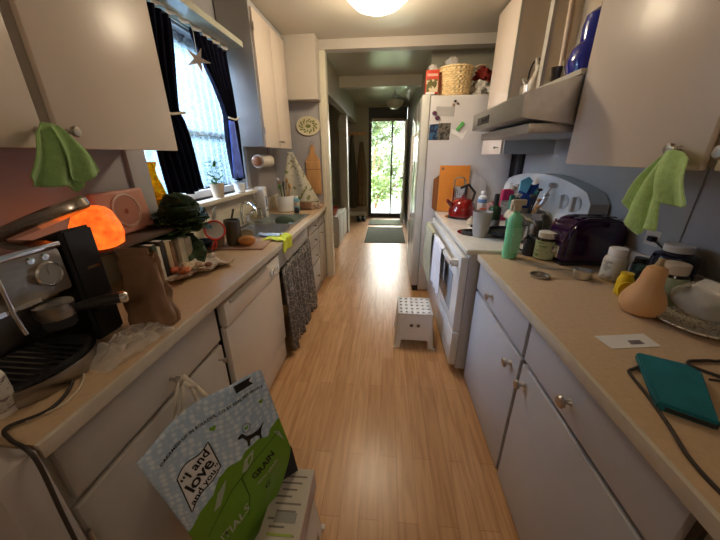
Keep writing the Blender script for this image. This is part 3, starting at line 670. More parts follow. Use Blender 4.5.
# cords left
def cord(name, pts, r, label, m=M_cord):
    P = [Vector(p) for p in pts]; Q = []
    for i in range(len(P)-1):
        p0 = P[max(i-1, 0)]; p1 = P[i]; p2 = P[i+1]; p3 = P[min(i+2, len(P)-1)]
        for k in range(8):
            t_ = k/8; Q.append(.5*((2*p1)+(-p0+p2)*t_+(2*p0-5*p1+4*p2-p3)*t_*t_+(-p0+3*p1-3*p2+p3)*t_**3))
    Q.append(P[-1]); B = MB(); B.tube(Q, r, 8); return solo(B, name, m, label, 'cord')
cord('power_cord', [(-.98, .70, .916), (-.88, .62, .916), (-.80, .53, .916), (-.78, .46, .916), (-.82, .41, .916), (-.78, .385, .915), (-.72, .368, .913), (-.700, .362, .87), (-.702, .355, .7), (-.70, .345, .4), (-.70, .34, .1), (-.68, .34, .012)], .0042, 'dark power cord running off the left counter end down to the floor')
cord('appliance_cord', [(-1.26, .62, 1.40), (-1.24, .68, 1.37), (-1.21, .71, 1.30), (-1.22, .73, 1.2), (-1.25, .76, 1.0), (-1.24, .8, .916)], .005, 'thin dark cord curving down the left wall behind the espresso machine')
cord('charging_cable', [(-.96, .66, .914), (-.84, .60, .914), (-.785, .545, .914), (-.765, .48, .914), (-.80, .43, .914)], .0025, 'thin cream cable looping beside the dark cord on the left counter', M_ltan)

# leafy plant (kale) in the corner by the window
t = thing('leafy_plant', 'dark green leafy bunch spreading over the books below the window', 'plant', (-1.12, 1.53, ZT))
rnd = random.Random(4)
B = MB(); B.lathe([(.035, 0), (.045, .05), (.04, .15), (.035, .15), (.035, .02), (0, .015)], seg=22); B.done('pot', M_blackm, t)
for i in range(34):
    a = rnd.uniform(-PI, PI); el = rnd.uniform(-.1, 1.35); L_ = rnd.uniform(.17, .26)
    if i == 0: a, el, L_ = -.7, -.75, .26
    d = Vector((math.cos(a)*math.cos(el)*.75, math.sin(a)*math.cos(el)*.9, math.sin(el))); base = Vector((0, 0, .18)); w = d.cross(Vector((0, 0, 1))).normalized(); nn = w.cross(d)
    B = MB(); wd = rnd.uniform(.06, .10)
    def lf(u, v):
        s_ = (u-.5)*2; prof = math.sin(PI*min(1, max(0, (v-.15)/.85))**.9)**.7 if v > .15 else .04
        ruf = .014*math.sin(v*28+s_*4)*abs(s_)*prof
        return base+d*L_*v+w*wd*s_*prof+nn*(ruf+.02*abs(s_)*prof)-Vector((0, 0, .03*v*v))
    B.grid(lf, 8, 20); B.done('leaf', M_leaf, t, thick=.0015)
# small flowers/blue-white napkin near
B = MB()
for k in range(7): B.ball((rnd.uniform(-.03, .03), rnd.uniform(-.03, .03), rnd.uniform(0, .03)), .014, 8, 6)
solo(B, 'crumpled_napkin', mat('blue_white_napkin', (.50, .52, .62), .9, var=.3, scale=30), 'small blue and white crumpled tissue on the sill above the dark leaves', 'napkin', (-1.245, 1.755, 1.2))
jar('red_lid_jar', 'little red capped jar on the sill beside the amber vase', (-1.25, 1.665, 1.181), .022, .04, M_red, M_red, None)
# unwrapped sandwich in foil/paper
t = thing('food_wrapper', 'opened printed paper wrapper holding food scraps on the left counter', 'wrapper', (-.98, 1.36, ZT), -.45)
B = MB()
def wrap(u, v):
    x = (u-.5)*.20; y = (v-.5)*.32; e = (abs(u-.5)*2)**3
    return Vector((x+.01*math.sin(v*14), y, .004+.03*e+.010*abs(noise.noise(Vector((u*9, v*9, 2))))+.01*math.sin(v*20)*e))
B.grid(wrap, 26, 34); B.done('paper', pattern('printed_wrap', (.62, .55, .47), (.42, .30, .24), 'noise', 14, .52, .5, width=.1), t, thick=.0012, smooth=20)
for k, (x, y, r, c) in enumerate(((-.02, -.03, .030, (.62, .50, .34)), (.02, -.07, .022, (.62, .20, .08)), (-.035, -.09, .02, (.60, .16, .08)), (.0, .02, .022, (.55, .42, .3)), (.03, .05, .016, (.25, .1, .06)))):
    B = MB(); B.ball((x, y, .018+r*.5), (r, r*1.3, r*.7), 14, 8, nz=.4, ns=14); B.done('food_scrap', mat('scrap_%s' % 'abcde'[k], c, .6, var=.25, scale=40), t)
# dark blue bowl
B = MB(); B.lathe([(.03, 0), (.055, .02), (.068, .048), (.064, .048), (.05, .022), (0, .01)], seg=30); solo(B, 'small_bowl', mat('dark_blue_glaze', (.01, .03, .09), .2, coat=.4), 'dark blue bowl between the leaves and the red strainer', 'bowl', (-1.19, 1.76, ZT))
# tray, cup, strainer, mug, bowl, potato
t = thing('cutting_board', 'thin brown board under the potato and dark mug', 'cutting board', (-.99, 1.84, ZT), .1)
B = MB(); B.box((-.20, -.12, 0), (.20, .16, .010), .004); B.done('board', mat('brown_board', (.40, .25, .17), .5, var=.15), t)
zb = ZT+.0105
B = MB(); B.lathe([(.032, 0), (.042, .09), (.045, .095), (.041, .095), (.036, .09), (.028, .006), (0, .005)], seg=26); solo(B, 'tan_cup', mat('tan_stoneware', (.50, .36, .26), .6), 'plain tan cup standing behind the red strainer', 'cup', (-1.10, 1.80, zb))
t = thing('strainer', 'red rimmed mesh strainer leaning on the tan cup', 'strainer', (-1.06, 1.715, zb+.055), rot=(0, 0, 0))
n = Vector((.55, -.75, .35)).normalized(); q = n.to_track_quat('Z', 'Y').to_matrix()
B = MB(); B.tube([q @ Vector((.057*math.cos(k*PI/16), .057*math.sin(k*PI/16), 0))+Vector((0, 0, .065)) for k in range(32)], .006, 8, True); B.done('rim', mat('red_plastic', (.65, .03, .02), .4), t)
B = MB(); B.lathe([(.055, 0), (.045, -.02), (.025, -.034), (0, -.038)], (0, 0, .065), 24, q); B.done('mesh_basket', mat('fine_mesh', (.62, .58, .54), .4, .6, alpha=.75), t)
B = MB(); B.tube([Vector((.0, -.01, .012)), Vector((-.008, -.03, -.02)), Vector((-.014, -.045, -.05))], .007, 8); B.tube([Vector((.006, -.012, .012)), Vector((.01, -.03, -.03)), Vector((-.008, -.04, -.052))], .004, 8); B.done('handle', MATS['red_plastic'], t)
def mugf(name, label, loc, r, h, m, rz=0, cat='mug', flare=1.0):
    t = thing(name, label, cat, loc, rz)
    B = MB(); B.lathe([(r*.85, 0), (r*.95, h*.08), (r*.93, h*.5), (r*flare, h), (r*.9*flare, h), (r*.84, h*.5), (r*.8, h*.06), (0, h*.05)], seg=28); B.done('body', m, t)
    B = MB(); B.tube([(r*.9, 0, h*.22), (r*1.5, 0, h*.28), (r*1.7, 0, h*.5), (r*1.5, 0, h*.74), (r*.9, 0, h*.8)], .006, 8); B.done('handle', m, t); return t
mugf('stoneware_mug', 'tall dark brown stoneware mug behind the potato', (-1.0, 1.82, zb), .052, .165, mat('brown_glaze', (.07, .05, .025), .25, var=.3, coat=.4), 2.2)
B = MB(); B.lathe([(.02, 0), (.04, .02), (.048, .05), (.045, .05), (.036, .022), (0, .008)], (0, 0, 0), 26, RX(.75) @ RY(.2)); solo(B, 'small_bowl', mat('pale_green_glaze', (.52, .52, .42), .3, coat=.3), 'small pale bowl tipped on its side beside the potato', 'bowl', (-.93, 1.865, zb+.028))
B = MB(); B.ball((0, 0, .034), (.056, .036, .034), 24, 14, nz=.12); solo(B, 'sweet_potato', mat('golden_brown_skin', (.50, .21, .05), .5, var=.2, scale=15), 'round golden brown potato on the board by the sink', 'potato', (-.905, 1.80, zb), .3)
# yellow cleaning cloth hanging on counter edge
B = MB()
def yc(u, v):
    s_ = v*.23; y = 1.92+.19*u+.02*math.sin(v*5)
    if s_ < .15: x = -.856+s_; z = ZT+.006+.008*abs(math.sin(u*8+v*7))
    else: x = -.706+.006*math.sin(u*9); z = ZT+.006-(s_-.15)
    return Vector((x, y, z+.004*noise.noise(Vector((u*8, v*8, 0)))))
B.grid(yc, 26, 30); solo(B, 'yellow_cloth', mat('yellow_green_cloth', (.60, .66, .05), .9, var=.12, scale=20, bump=.3), 'yellow-green cloth draped over the counter edge at the sink', 'cloth', thick=.004)
# things around sink
t = thing('dish_brush', 'lime green scrub brush behind the sink beside the faucet', 'brush', (-1.235, 2.17, ZT))
B = MB(); B.ball((0, 0, .03), (.04, .03, .028), 16, 10, nz=.3); B.done('bristles', mat('lime_scrub', (.45, .62, .05), .8, bump=.5, bscale=80), t)
B = MB(); B.tube([(0, 0, .05), (.02, .05, .10), (.03, .08, .17)], .008, 8); B.done('handle', M_blackm, t)
t = thing('kitchen_knife', 'steel knife blade standing up beside the faucet spout', 'knife', (-1.2, 1.93, ZT))
B = MB(); B.prism([(0, 0, .08), (0, .02, .08), (0, .07, .20), (0, .08, .235), (0, .03, .21), (0, -.01, .14)], (.003, 0, 0)); B.done('blade', M_steel, t)
B = MB(); B.box((-.006, -.005, 0), (.009, .02, .085), .004); B.done('handle', M_black, t)
for k, (x, y, z, r, h, m, lb) in enumerate(((-1.05, 2.28, .75, .035, .10, M_glass, 'clear drinking glass in the near sink bowl'), (-.95, 2.62, .75, .038, .11, M_whitep, 'white tumbler standing in the far sink bowl'),
      (-1.10, 2.70, .75, .036, .13, M_glass, 'clear glass at the back of the far sink bowl'), (-.90, 2.75, .75, .042, .12, mat('pale_blue_plastic', (.35, .55, .70), .4), 'pale blue plastic cup at the far side of the sink'))):
    B = MB(); B.lathe([(r*.8, 0), (r, h), (r*.93, h), (r*.74, .006), (0, .006)], seg=24); solo(B, 'drinking_glass', m, lb, 'glass', (x, y, z-.004))
B = MB(); B.lathe([(.05, 0), (.09, .01), (.105, .02), (.1, .022), (.05, .006), (0, .006)], (0, 0, 0), 30, RX(-.9)); solo(B, 'dinner_plate', mat('pale_green_plate', (.42, .55, .36), .3), 'pale green plate leaning in the far sink bowl', 'plate', (-1.0, 2.83, .83))
for (x, y, lb) in ((-1.21, 2.62, 'clear glass upside down behind the far sink bowl'), (-1.20, 2.70, 'second clear glass next to the white carton')):
    B = MB(); B.lathe([(.034, 0), (.028, .09), (0, .093)], seg=20); solo(B, 'drinking_glass', M_glass, lb, 'glass', (x, y, .919))
B = MB()
def bc(u, v): return Vector((-.93+.16*v, 2.02+.10*u, .925+.012*abs(noise.noise(Vector((u*4, v*5, 9))))+.01*math.sin(u*6)))
B.grid(bc, 16, 20); solo(B, 'blue_cloth', mat('pale_blue_cloth', (.50, .62, .78), .9, var=.15), 'pale blue wet cloth on the near sink rim', 'cloth', thick=.004)
# white tall carton
t = thing('soap_carton', 'tall white bottle with blue print behind the sink under the paper towels', 'bottle', (-1.20, 2.80, ZT))
B = MB(); B.box((-.045, -.035, 0), (.045, .035, .285), .012, 3); B.done('body', M_whitep, t)
B = MB(); B.box((.0452, -.012, .10), (.046, .012, .20)); B.box((.0452, -.02, .06), (.046, .02, .075)); B.done('print', mat('blue_print', (.05, .12, .40), .5), t)
# paper towel
t = thing('paper_towel_roll', 'paper towel roll on a wooden holder under the far left wall cabinet', 'paper towel', (-1.14, 2.68, 1.425))
B = MB(); B.lathe([(.02, 0), (.055, 0), (.055, .26), (.02, .26)], (0, 0, 0), 30, RX(-PI/2), cap=False); B.done('roll', mat('paper_towel', (.66, .60, .52), .9, bump=.3, bscale=60), t)
B = MB(); B.cyl((0, -.03, 0), (0, .29, 0), .014); B.lathe([(.04, 0), (.045, .01), (.03, .018), (0, .02)], (0, -.012, 0), 24, RX(PI/2)); B.done('holder', mat('red_brown_wood', (.30, .11, .04), .4), t)
B = MB(); B.box((-.012, .275, -.01), (.012, .285, .12)); B.done('bracket', MATS['red_brown_wood'], t)
# crock with utensils
t = thing('utensil_crock', 'white crock packed with utensils at the far end of the sink', 'crock', (-1.075, 3.12, ZT))
B = MB(); B.lathe([(.075, 0), (.088, .01), (.092, .15), (.088, .165), (.082, .165), (.082, .02), (0, .015)], seg=30); B.done('crock', M_whitep, t)
for k in range(9):
    a = k*.7; q_ = Vector((math.cos(a)*.06, math.sin(a)*.06, .26+.03*(k % 3))); B = MB(); B.cyl((math.cos(a)*.02, math.sin(a)*.02, .03), q_, .005, seg=8)
    B.ball(q_, (.018, .008, .028), 12, 8, M=RZ(a)); B.done('utensil', [M_woodl, M_steel, M_leafm, M_blackm][k % 4], t)
jar('dish_soap', 'light blue bottle with dark cap beside the white crock', (-.96, 3.13, ZT), .032, .16, mat('blue_soap', (.12, .38, .52), .3), M_whitep, M_lab, (.3, .6), .15, .6, 'bottle')
jar('black_jar', 'short black jar in front of the blue soap bottle', (-.93, 3.02, ZT), .025, .055, M_black, M_black, None, cat='jar')
# far end: dish towel, boards, basket
B = MB()
def dt(u, v):
    P0 = Vector((-1.0, 3.08, 1.50)); a = P0+Vector((0.0+.05*u, .02, 0)); b = Vector((-1.12+.40*u, 3.15+.05*u, 1.02-.02*u))
    p = a*(1-v)+b*v; return p+Vector((0, -.02*math.sin(u*9+v*2)*v-.03*v, 0))
B.grid(dt, 40, 30); solo(B, 'dish_towel', pattern('olive_print_towel', (.60, .55, .42), (.22, .24, .08), 'noise', 26, .56, .9, width=.05), 'olive-branch print dish towel hanging from the far left cabinet corner', 'towel', thick=.003)
B = MB(); B.box((-.14, -.03, 0), (.16, .03, .17), .02, 3); B.box((-.10, -.05, .10), (.09, -.02, .24), .02, 3)
solo(B, 'folded_linens', mat('peach_striped_linen', (.56, .36, .24), .9, var=.25, scale=18), 'heap of folded peach linens under the hanging dish towel', 'linens', (-.98, 3.26, ZT))
t = thing('hanging_board', 'paddle-shaped wooden board hanging on the niche wall', 'cutting board', (-.845, YE-.018, 1.05))
B = MB(); B.box((-.085, -.008, 0), (.085, .008, .36), .006); pr = [(-.085, .008, .36), (.085, .008, .36), (.03, .008, .44), (.018, .008, .52), (0, .008, .535), (-.018, .008, .52), (-.03, .008, .44)]; B.prism(pr, (0, -.016, 0)); B.done('board', MATS['maple_board'], t)
B = MB(); B.box((-.086, -.0095, .27), (.086, -.0085, .276)); B.done('groove', M_wood, t)
B = MB(); B.tube([(0, -.01, .51), (.02, -.01, .54), (.0, -.01, .57), (-.02, -.01, .54)], .002, 6, True); B.done('hanging_loop', M_cord, t)
t = thing('decorative_plate', 'oval plate with green leaf wreath on the niche wall', 'plate', (-.875, YE-.002, 1.77))
B = MB(); B.lathe([(.13, 0), (.135, .012), (.13, .016), (.09, .008), (0, .006)], seg=40, M=RX(PI/2), sy=.72); B.done('plate', mat('cream_plate', (.66, .60, .42), .25), t)
B = MB()
for k in range(22):
    a = 2*PI*k/22; r_ = .062+.018*(k % 2); B.ball((r_*1.15*math.cos(a), -.014, r_*.75*math.sin(a)), (.016, .002, .007), 10, 6, M=RY(-a+.5))
B.ball((0, -.012, 0), (.03, .003, .018), 14, 6); B.done('leaf_wreath', mat('olive_green_paint', (.20, .23, .04), .4), t)
t = thing('ceramic_dish', 'small patterned box with dark lid beside the hanging board', 'box', (-.80, 3.30, ZT))
B = MB(); B.box((-.05, -.04, 0), (.05, .04, .075), .01); B.done('box', pattern('patterned_ceramic', (.60, .52, .42), (.36, .22, .16), 'noise', 40, .5, .5), t)
B = MB(); B.box((-.04, -.03, .075), (.04, .03, .09), .005); B.done('lid', M_wood, t)
B = MB(); B.box((-.06, -.09, 0), (.05, .09, .03), .014); solo(B, 'folded_cloth', MATS['peach_striped_linen'], 'flat folded cloth at the far edge of the left counter', 'cloth', (-.79, 3.43, ZT))

# ================================================================ STOVE, HOOD
t = thing('stove', 'white electric range with towels on its oven handle', 'stove', (.5, 1.775, 0))
M_stove = mat('stove_side_grey', (.50, .50, .50), .4, var=.03)
B = MB(); B.box((.02, 0, .04), (.70, 1.30, .895)); B.done('body', M_stove, t)
B = MB(); B.box((-.01, -.008, .893), (.72, 1.305, .93), .012, 3); B.done('cooktop', mat('cooktop_enamel', (.72, .69, .60), .25, coat=.2), t)
d = door(t, 'oven_door', (-.03, .01, .335), (.02, 1.29, .875), M_white, .01)
B = MB(); B.box((-.0325, .16, .42), (-.0305, 1.14, .70), .0005); B.done('door_window', mat('oven_glass', (.30, .32, .36), .12, var=.1), d)
B = MB(); B.box((-.085, .07, .80), (-.065, 1.23, .835), .006); B.box((-.07, .06, .795), (-.028, .10, .84), .004); B.box((-.07, 1.2, .795), (-.028, 1.24, .84), .004); B.done('handle', M_white, d)
d = door(t, 'storage_drawer', (-.03, .01, .06), (.02, 1.29, .325), M_white, .01)
for (x, y, r) in ((.14, .42, .095), (.14, 1.02, .085), (.46, .40, .08), (.46, .98, .095)):
    B = MB(); B.lathe([(r*1.15, .930), (r*1.2, .934), (r*1.05, .935), (r*.9, .931), (0, .9305)], (x, y, 0), 30); B.done('drip_bowl', M_chrome, t)
    B = MB()
    for q_ in (.35, .6, .85): B.tube([(x+r*q_*math.cos(k*PI/12), y+r*q_*math.sin(k*PI/12), .939) for k in range(24)], .005, 6, True)
    B.done('burner_coil', M_blackm, t)
B = MB(); pts = [(.56, .0, .93), (.56, 1.30, .93)]
for k in range(0, 21):
    u = k/20; pts.append((.56, 1.30-1.30*u, 1.235+.10*math.sin(PI*min(1, max(0, u)))**.7-(.03 if k in (0, 20) else 0)))
pr = [(p[0]+.06+.05*(p[2]-.93), p[1], p[2]) for p in pts]
A_ = [B.bm.verts.new(p) for p in pr]; Q_ = [B.bm.verts.new((.735, p[1], p[2])) for p in pts]
B.bm.faces.new(A_[::-1]); B.bm.faces.new(Q_)
for i in range(len(pr)): B.bm.faces.new([A_[i], A_[(i+1) % len(pr)], Q_[(i+1) % len(pr)], Q_[i]])
d = B.done('back_console', mat('console_grey_white', (.62, .63, .62), .35), t)
for y in (.13, .26, .96, 1.09):
    B = MB(); B.lathe([(.05, 0), (.053, .010), (.035, .016), (0, .016)], (.638, y, 1.185), 26, RY(-PI/2), sx=.9); B.box((.600, y-.013, 1.14), (.632, y+.013, 1.23), .006); B.done('control_knob', M_stove, d)
# hood
t = thing('range_hood', 'stainless steel range hood under the open cupboard', 'range hood', (.62, 1.62, 0))
B = MB(); prof = [(0, 1.632), (0, 1.735), (.235, 1.80), (.625, 1.80), (.625, 1.60), (.24, 1.60)]
B.prism([(x, 0, z) for x, z in prof], (0, .875, 0)); B.done('canopy', M_steel, t, smooth=0)
B = MB(); B.box((.06, .04, 1.565), (.60, .83, 1.61), .004); B.done('filter_tray', mat('filter_steel', (.50, .46, .42), .4, 1, var=.1, scale=60), t)
B = MB(); B.box((-.003, .50, 1.655), (0, .74, 1.70)); B.done('control_panel', M_black, t)
for y in (.54, .60):
    B = MB(); B.box((-.007, y, 1.668), (-.003, y+.03, 1.688), .001); B.done('switch', M_blackm, t)

# stove-top things
ZS = .9415
t = thing('red_kettle', 'red enamel kettle with black handle on the rear stove burner', 'kettle', (.68, 2.76, ZS))
t.scale = (1.12, 1.12, 1.2)
B = MB(); B.lathe([(.085, 0), (.104, .012), (.106, .05), (.09, .10), (.055, .135), (.0, .14)], seg=36); B.done('body', M_red, t)
B = MB(); B.lathe([(.03, .134), (.028, .142), (.010, .146), (.014, .158), (0, .165)], seg=20); B.done('lid', M_red, t)
B = MB(); B.tube([(-.08, -.02, .08), (-.12, -.04, .115), (-.135, -.05, .13)], [.02, .014, .012], 12); B.done('spout', M_red, t)
B = MB(); B.tube([(.07, .0, .10), (.085, 0, .18), (.03, 0, .235), (-.03, 0, .21)], .010, 10); B.done('handle', M_black, t)
# boards leaned on fridge side
t = thing('cutting_board', 'rectangular orange cutting board leaning on the fridge side', 'cutting board', (.655, 3.085, .932), rot=(-.06, .0, 0))
B = MB(); B.box((-.145, -.008, 0), (.145, .008, .44), .006); B.lathe([(.012, 0), (0, .001)], (-.12, -.0085, .41), 12, RX(PI/2)); B.done('board', M_orange, t)
B = MB(); B.lathe([(.013, 0), (.013, .001), (0, .0012)], (-.118, -.008, .41), 14, RX(PI/2)); B.done('hanging_hole', M_groove, t)
t = thing('cutting_board', 'dark brown octagonal board behind the orange board', 'cutting board', (.60, 3.106, .932), rot=(-.03, 0, 0))
B = MB(); B.prism([(-.14, 0, .03), (-.11, 0, .0), (.10, 0, 0), (.14, 0, .04), (.14, 0, .3), (.10, 0, .35), (-.05, 0, .38), (-.14, 0, .31)], (0, .014, 0)); B.done('board', M_wood, t)
t = thing('cutting_board', 'white plastic cutting board leaning on the fridge right of the orange board', 'cutting board', (.84, 3.10, .932), rot=(-.04, 0, 0))
B = MB(); B.prism([(-.10, 0, 0), (.13, 0, 0), (.13, 0, .27), (.10, 0, .31), (.0, 0, .38), (-.10, 0, .38)], (0, .012, 0)); B.done('board', mat('greyish_white_plastic', (.55, .52, .50), .5), t)
t = thing('box_grater', 'steel box grater with a black handled tool in front of the orange board', 'grater', (.69, 3.0, .932))
B = MB(); P4 = [(-.06, -.035), (.06, -.035), (.06, .035), (-.06, .035)]
A_ = [B.bm.verts.new((x, y, .0)) for x, y in P4]; Q_ = [B.bm.verts.new((x*.82, y*.75, .25)) for x, y in P4]
for i in range(4): B.bm.faces.new([A_[i], A_[(i+1) % 4], Q_[(i+1) % 4], Q_[i]])
B.done('grating_faces', pattern('grater_holes', (.04, .04, .04), (.55, .55, .55), 'dots', 55, .35, .35, width=.1), t)
B = MB(); B.tube([(-.048, 0, .25), (-.048, 0, .31), (-.03, 0, .335), (.03, 0, .335), (.048, 0, .31), (.048, 0, .25)], .007, 8); B.tube([(x*1.03, y*1.03, .002) for x, y in P4], .004, 6, True)
for sx in (-1, 1): B.box((sx*.056-.006, -.036, 0), (sx*.056+.006, -.03, .25))
B.done('frame', M_chrome, t)
t = thing('serving_tool', 'black handled kitchen tool propped against the grater', 'utensil', (.74, 2.93, ZS))
B = MB(); B.tube([(0, 0, .04), (.0, .01, .14), (.005, .02, .26)], [.012, .016, .012], 10); B.done('handle', M_black, t)
B = MB(); B.box((-.008, -.004, 0), (.008, .004, .05), .002); B.done('blade', M_steel, t)
# frosted cup
B = MB(); B.lathe([(.044, 0), (.050, .02), (.066, .175), (.063, .175), (.046, .02), (0, .014)], seg=28)
solo(B, 'frosted_tumbler', mat('frosted_plastic', (.62, .58, .55), .45, var=.05, trans=.35), 'tall frosted tumbler with dark dregs at the front of the stove', 'cup', (.66, 2.10, .9315))
B = MB(); B.lathe([(.041, .016), (.044, .05), (0, .05)], seg=20); solo(B, 'dregs', mat('dark_grounds', (.05, .035, .03), .8), 'dark coffee grounds in the frosted tumbler', 'coffee grounds', (.66, 2.10, .9315))
# garlic / onion lumps
for (x, y, r, c, lb) in ((.69, 2.47, .032, (.62, .50, .36), 'pale garlic bulb on the stove in front of the kettle'), (.72, 2.50, .036, (.32, .09, .05), 'small red onion beside the garlic bulb')):
    B = MB(); B.lathe([(.3*r, 0), (.9*r, .3*r), (r, .8*r), (.7*r, 1.4*r), (.2*r, 1.75*r), (.12*r, 2.2*r), (0, 2.25*r)], seg=18); solo(B, 'onion', mat('bulb_%d' % int(c[0]*100), c, .5, var=.15), lb, 'vegetable', (x, y, .932))
# dark griddle on the stove near
t = thing('cast_iron_pan', 'black flat pan on the front stove burner behind the green bottle', 'pan', (.84, 2.10, ZS+.003))
B = MB(); B.lathe([(.10, 0), (.125, .012), (.13, .035), (.125, .035), (.118, .014), (0, .008)], seg=36); B.done('pan', M_blackm, t)
B = MB(); B.tube([(-.12, .02, .028), (-.17, .06, .035), (-.22, .10, .038)], [.010, .012, .010], 8); B.done('handle', M_blackm, t)
# steel pot with utensils
t = thing('stock_pot', 'steel pot full of ladles and spatulas on the stove behind the green bottle', 'pot', (.99, 2.20, ZS))
B = MB(); B.lathe([(.10, 0), (.11, .01), (.112, .15), (.116, .153), (.107, .153), (.104, .012), (0, .01)], seg=36); B.done('pot_body', M_steel, t)
B = MB(); B.tube([(-.02, -.11, .11), (-.04, -.145, .12), (.04, -.145, .12), (.02, -.11, .11)], .005, 8); B.done('side_handle', M_chrome, t)
for k, (e, m_, r_) in enumerate((((.13, -.02, .33), M_steel, .03), ((.08, -.06, .27), M_steel, .02), ((-.06, .03, .26), M_steel, .022), ((.02, -.1, .2), M_woodl, .02), ((.16, .04, .26), M_chrome, .028), ((-.10, -.05, .24), M_blackm, .022), ((-.03, -.12, .27), M_blackm, .024), ((.10, .06, .22), M_woodl, .02), ((.05, -.02, .30), M_black, .018), ((-.08, .08, .30), M_steel, .025))):
    B = MB(); B.cyl((0, 0, .04), e, .006, seg=8); B.ball(e, (r_, r_, r_*.6), 16, 10); B.done('utensil', m_, t)
for k, (x, y, r, h, m, lb) in enumerate(((1.14, 2.02, .05, .13, mat('maroon_tin', (.12, .02, .02), .4), 'dark maroon tin on the stove right of the steel pot'), (1.10, 2.33, .04, .16, M_glass, 'clear glass jar behind the steel pot'))):
    B = MB(); B.lathe([(r, 0), (r, h*.8), (r*.8, h*.9), (r*.8, h), (r*.7, h), (r*.7, h*.9), (r*.9, h*.8), (r*.9, .01), (0, .01)], seg=24); solo(B, 'storage_jar', m, lb, 'jar', (x, y, ZS))
# oven mitts
t = thing('oven_mitt', 'dark blue oven mitt sticking up behind the pot', 'oven mitt', (1.06, 2.42, ZS), -.2)
B = MB(); pr = [(-.07, 0, .10), (.06, 0, .10), (.075, 0, .22), (.115, 0, .30), (.14, 0, .365), (.115, 0, .375), (.06, 0, .30), (.03, 0, .325), (-.03, 0, .32), (-.07, 0, .26)]
B.prism(pr, (0, .03, 0)); B.box((-.06, 0, 0), (.05, .03, .11), .01); B.done('mitt', mat('blue_mitt', (.012, .045, .20), .85, bump=.3), t, subd=1)
B = MB(); B.prism([(.07, -.004, .22), (.115, -.004, .30), (.14, -.004, .365), (.118, -.004, .37), (.05, -.004, .25)], (0, .038, 0)); B.done('thumb', mat('green_mitt', (.02, .16, .12), .85), t)
B = MB(); B.prism([(-.05, -.006, .27), (.0, -.006, .25), (.03, -.006, .34), (0, -.006, .37), (-.05, -.006, .34)], (0, .034, 0)); B.done('patch', mat('light_blue_mitt', (.14, .42, .55), .85), t)
B = MB(); B.box((-.03, -.01, 0), (.03, .01, .24), .008); solo(B, 'green_pouch', mat('teal_green', (.03, .22, .15), .6), 'teal green upright packet left of the blue mitt', 'packet', (.965, 2.40, ZS), .3)
t = thing('spice_bag', 'magenta pouch with black top at the rear of the stove', 'packet', (1.0, 2.62, ZS))
B = MB(); B.box((-.05, -.02, 0), (.05, .02, .26), .015, 3); B.done('pouch', mat('magenta_pack', (.38, .015, .08), .4), t)
B = MB(); B.box((-.051, -.023, .05), (.051, -.019, .17)); B.done('label_panel', M_lab, t)
B = MB(); B.box((XR-.03, 3.0, 1.18), (XR-.002, 3.08, 1.50), .003); solo(B, 'knife_strip', M_black, 'vertical black strip on the wall under the far right cabinet', 'knife rack')
t = jar('milk_jug', 'small white bottle with blue label behind the kettle', (.90, 2.93, ZS), .040, .21, M_whitep, M_whitep, mat('blue_label', (.15, .30, .55), .5), (.45, .6), .18, .5, 'bottle')
B = MB(); B.ball((0, 0, .034), (.045, .04, .034), 16, 10, nz=.3); solo(B, 'tomato', mat('tomato_red', (.42, .07, .03), .35), 'small reddish tomato in front of the white bottle', 'vegetable', (.88, 2.84, ZS))
B = MB(); B.box((-.03, -.02, 0), (.03, .02, .13), .004); solo(B, 'tea_tin', mat('dull_red_tin', (.42, .05, .06), .45), 'dull red tin between the white bottle and the magenta pouch', 'tin', (.98, 2.80, ZS))
B = MB(); B.box((-.025, -.02, 0), (.025, .02, .12), .004); solo(B, 'tea_tin', mat('pink_box', (.55, .32, .32), .5), 'pale pink box left of the dull red tin', 'tin', (.925, 2.76, ZS))
jar('olive_bottle', 'dark green glass bottle behind the green spray bottle', (.80, 2.28, .9315), .045, .27, mat('dark_green_glass', (.03, .07, .03), .12, coat=.4), M_blackm, M_lab, (.12, .35), .30, .38, 'bottle')
B = MB(); B.lathe([(.036, 0), (.038, .01), (.038, .10), (.034, .10), (.034, .01), (0, .01)], seg=24); solo(B, 'black_canister', mat('dark_canister', (.02, .03, .02), .3), 'short dark canister beside the dark green bottle', 'canister', (.80, 2.52, ZS))
B = MB()
def rag(u, v): return Vector((.80+.17*u, 1.98+.12*v, 1.098+.025*math.sin(u*5+1)+.02*noise.noise(Vector((u*4, v*4, 5)))-.05*(abs(u-.5)*2)**3))
B.grid(rag, 24, 16); solo(B, 'dish_rag', mat('cream_rag', (.62, .55, .42), .9, var=.1), 'cream rag bunched over the pot rim behind the spray bottle', 'cloth', thick=.008)
B = MB(); B.lathe([(.05, 0), (.05, .11), (.046, .11), (.046, .01), (0, .01)], seg=24); solo(B, 'steel_canister', M_steel, 'round steel canister holding up the cream rag', 'canister', (.87, 1.98, .9315))

# towels on oven handle
def handtowel(y0, y1, z0, z1, x, m, label, folds=3, back=.25):
    B = MB()
    def f(u, v):
        L_ = (z1-z0); tot = L_+back; s_ = v*tot; y = y0+(y1-y0)*(u+.06*math.sin(v*4)*(1-u)) + .01*v
        if s_ < back: return Vector((x+.032, y, z1-back+s_))
        k = min(1, (s_-back)/.03)
        return Vector((x+.032*(1-k)-.008*math.sin(PI*k)+.007*math.sin(u*PI*2*folds)*(v-.3), y, z1+.012*math.sin(PI*k)*(k < 1)-(s_-back)))
    B.grid(f, 36, 40); return solo(B, 'hand_towel', m, label, 'towel', thick=.004)
handtowel(2.06, 2.42, .46, .845, .402, mat('white_terry', (.74, .74, .78), .95, bump=.5, bscale=120), 'white towel hanging over the oven door handle')
handtowel(2.50, 2.98, .38, .845, .396, mat('sage_towel', (.42, .41, .28), .95, bump=.4, bscale=90, var=.2), 'sage green towel hanging at the far end of the oven handle', 4)
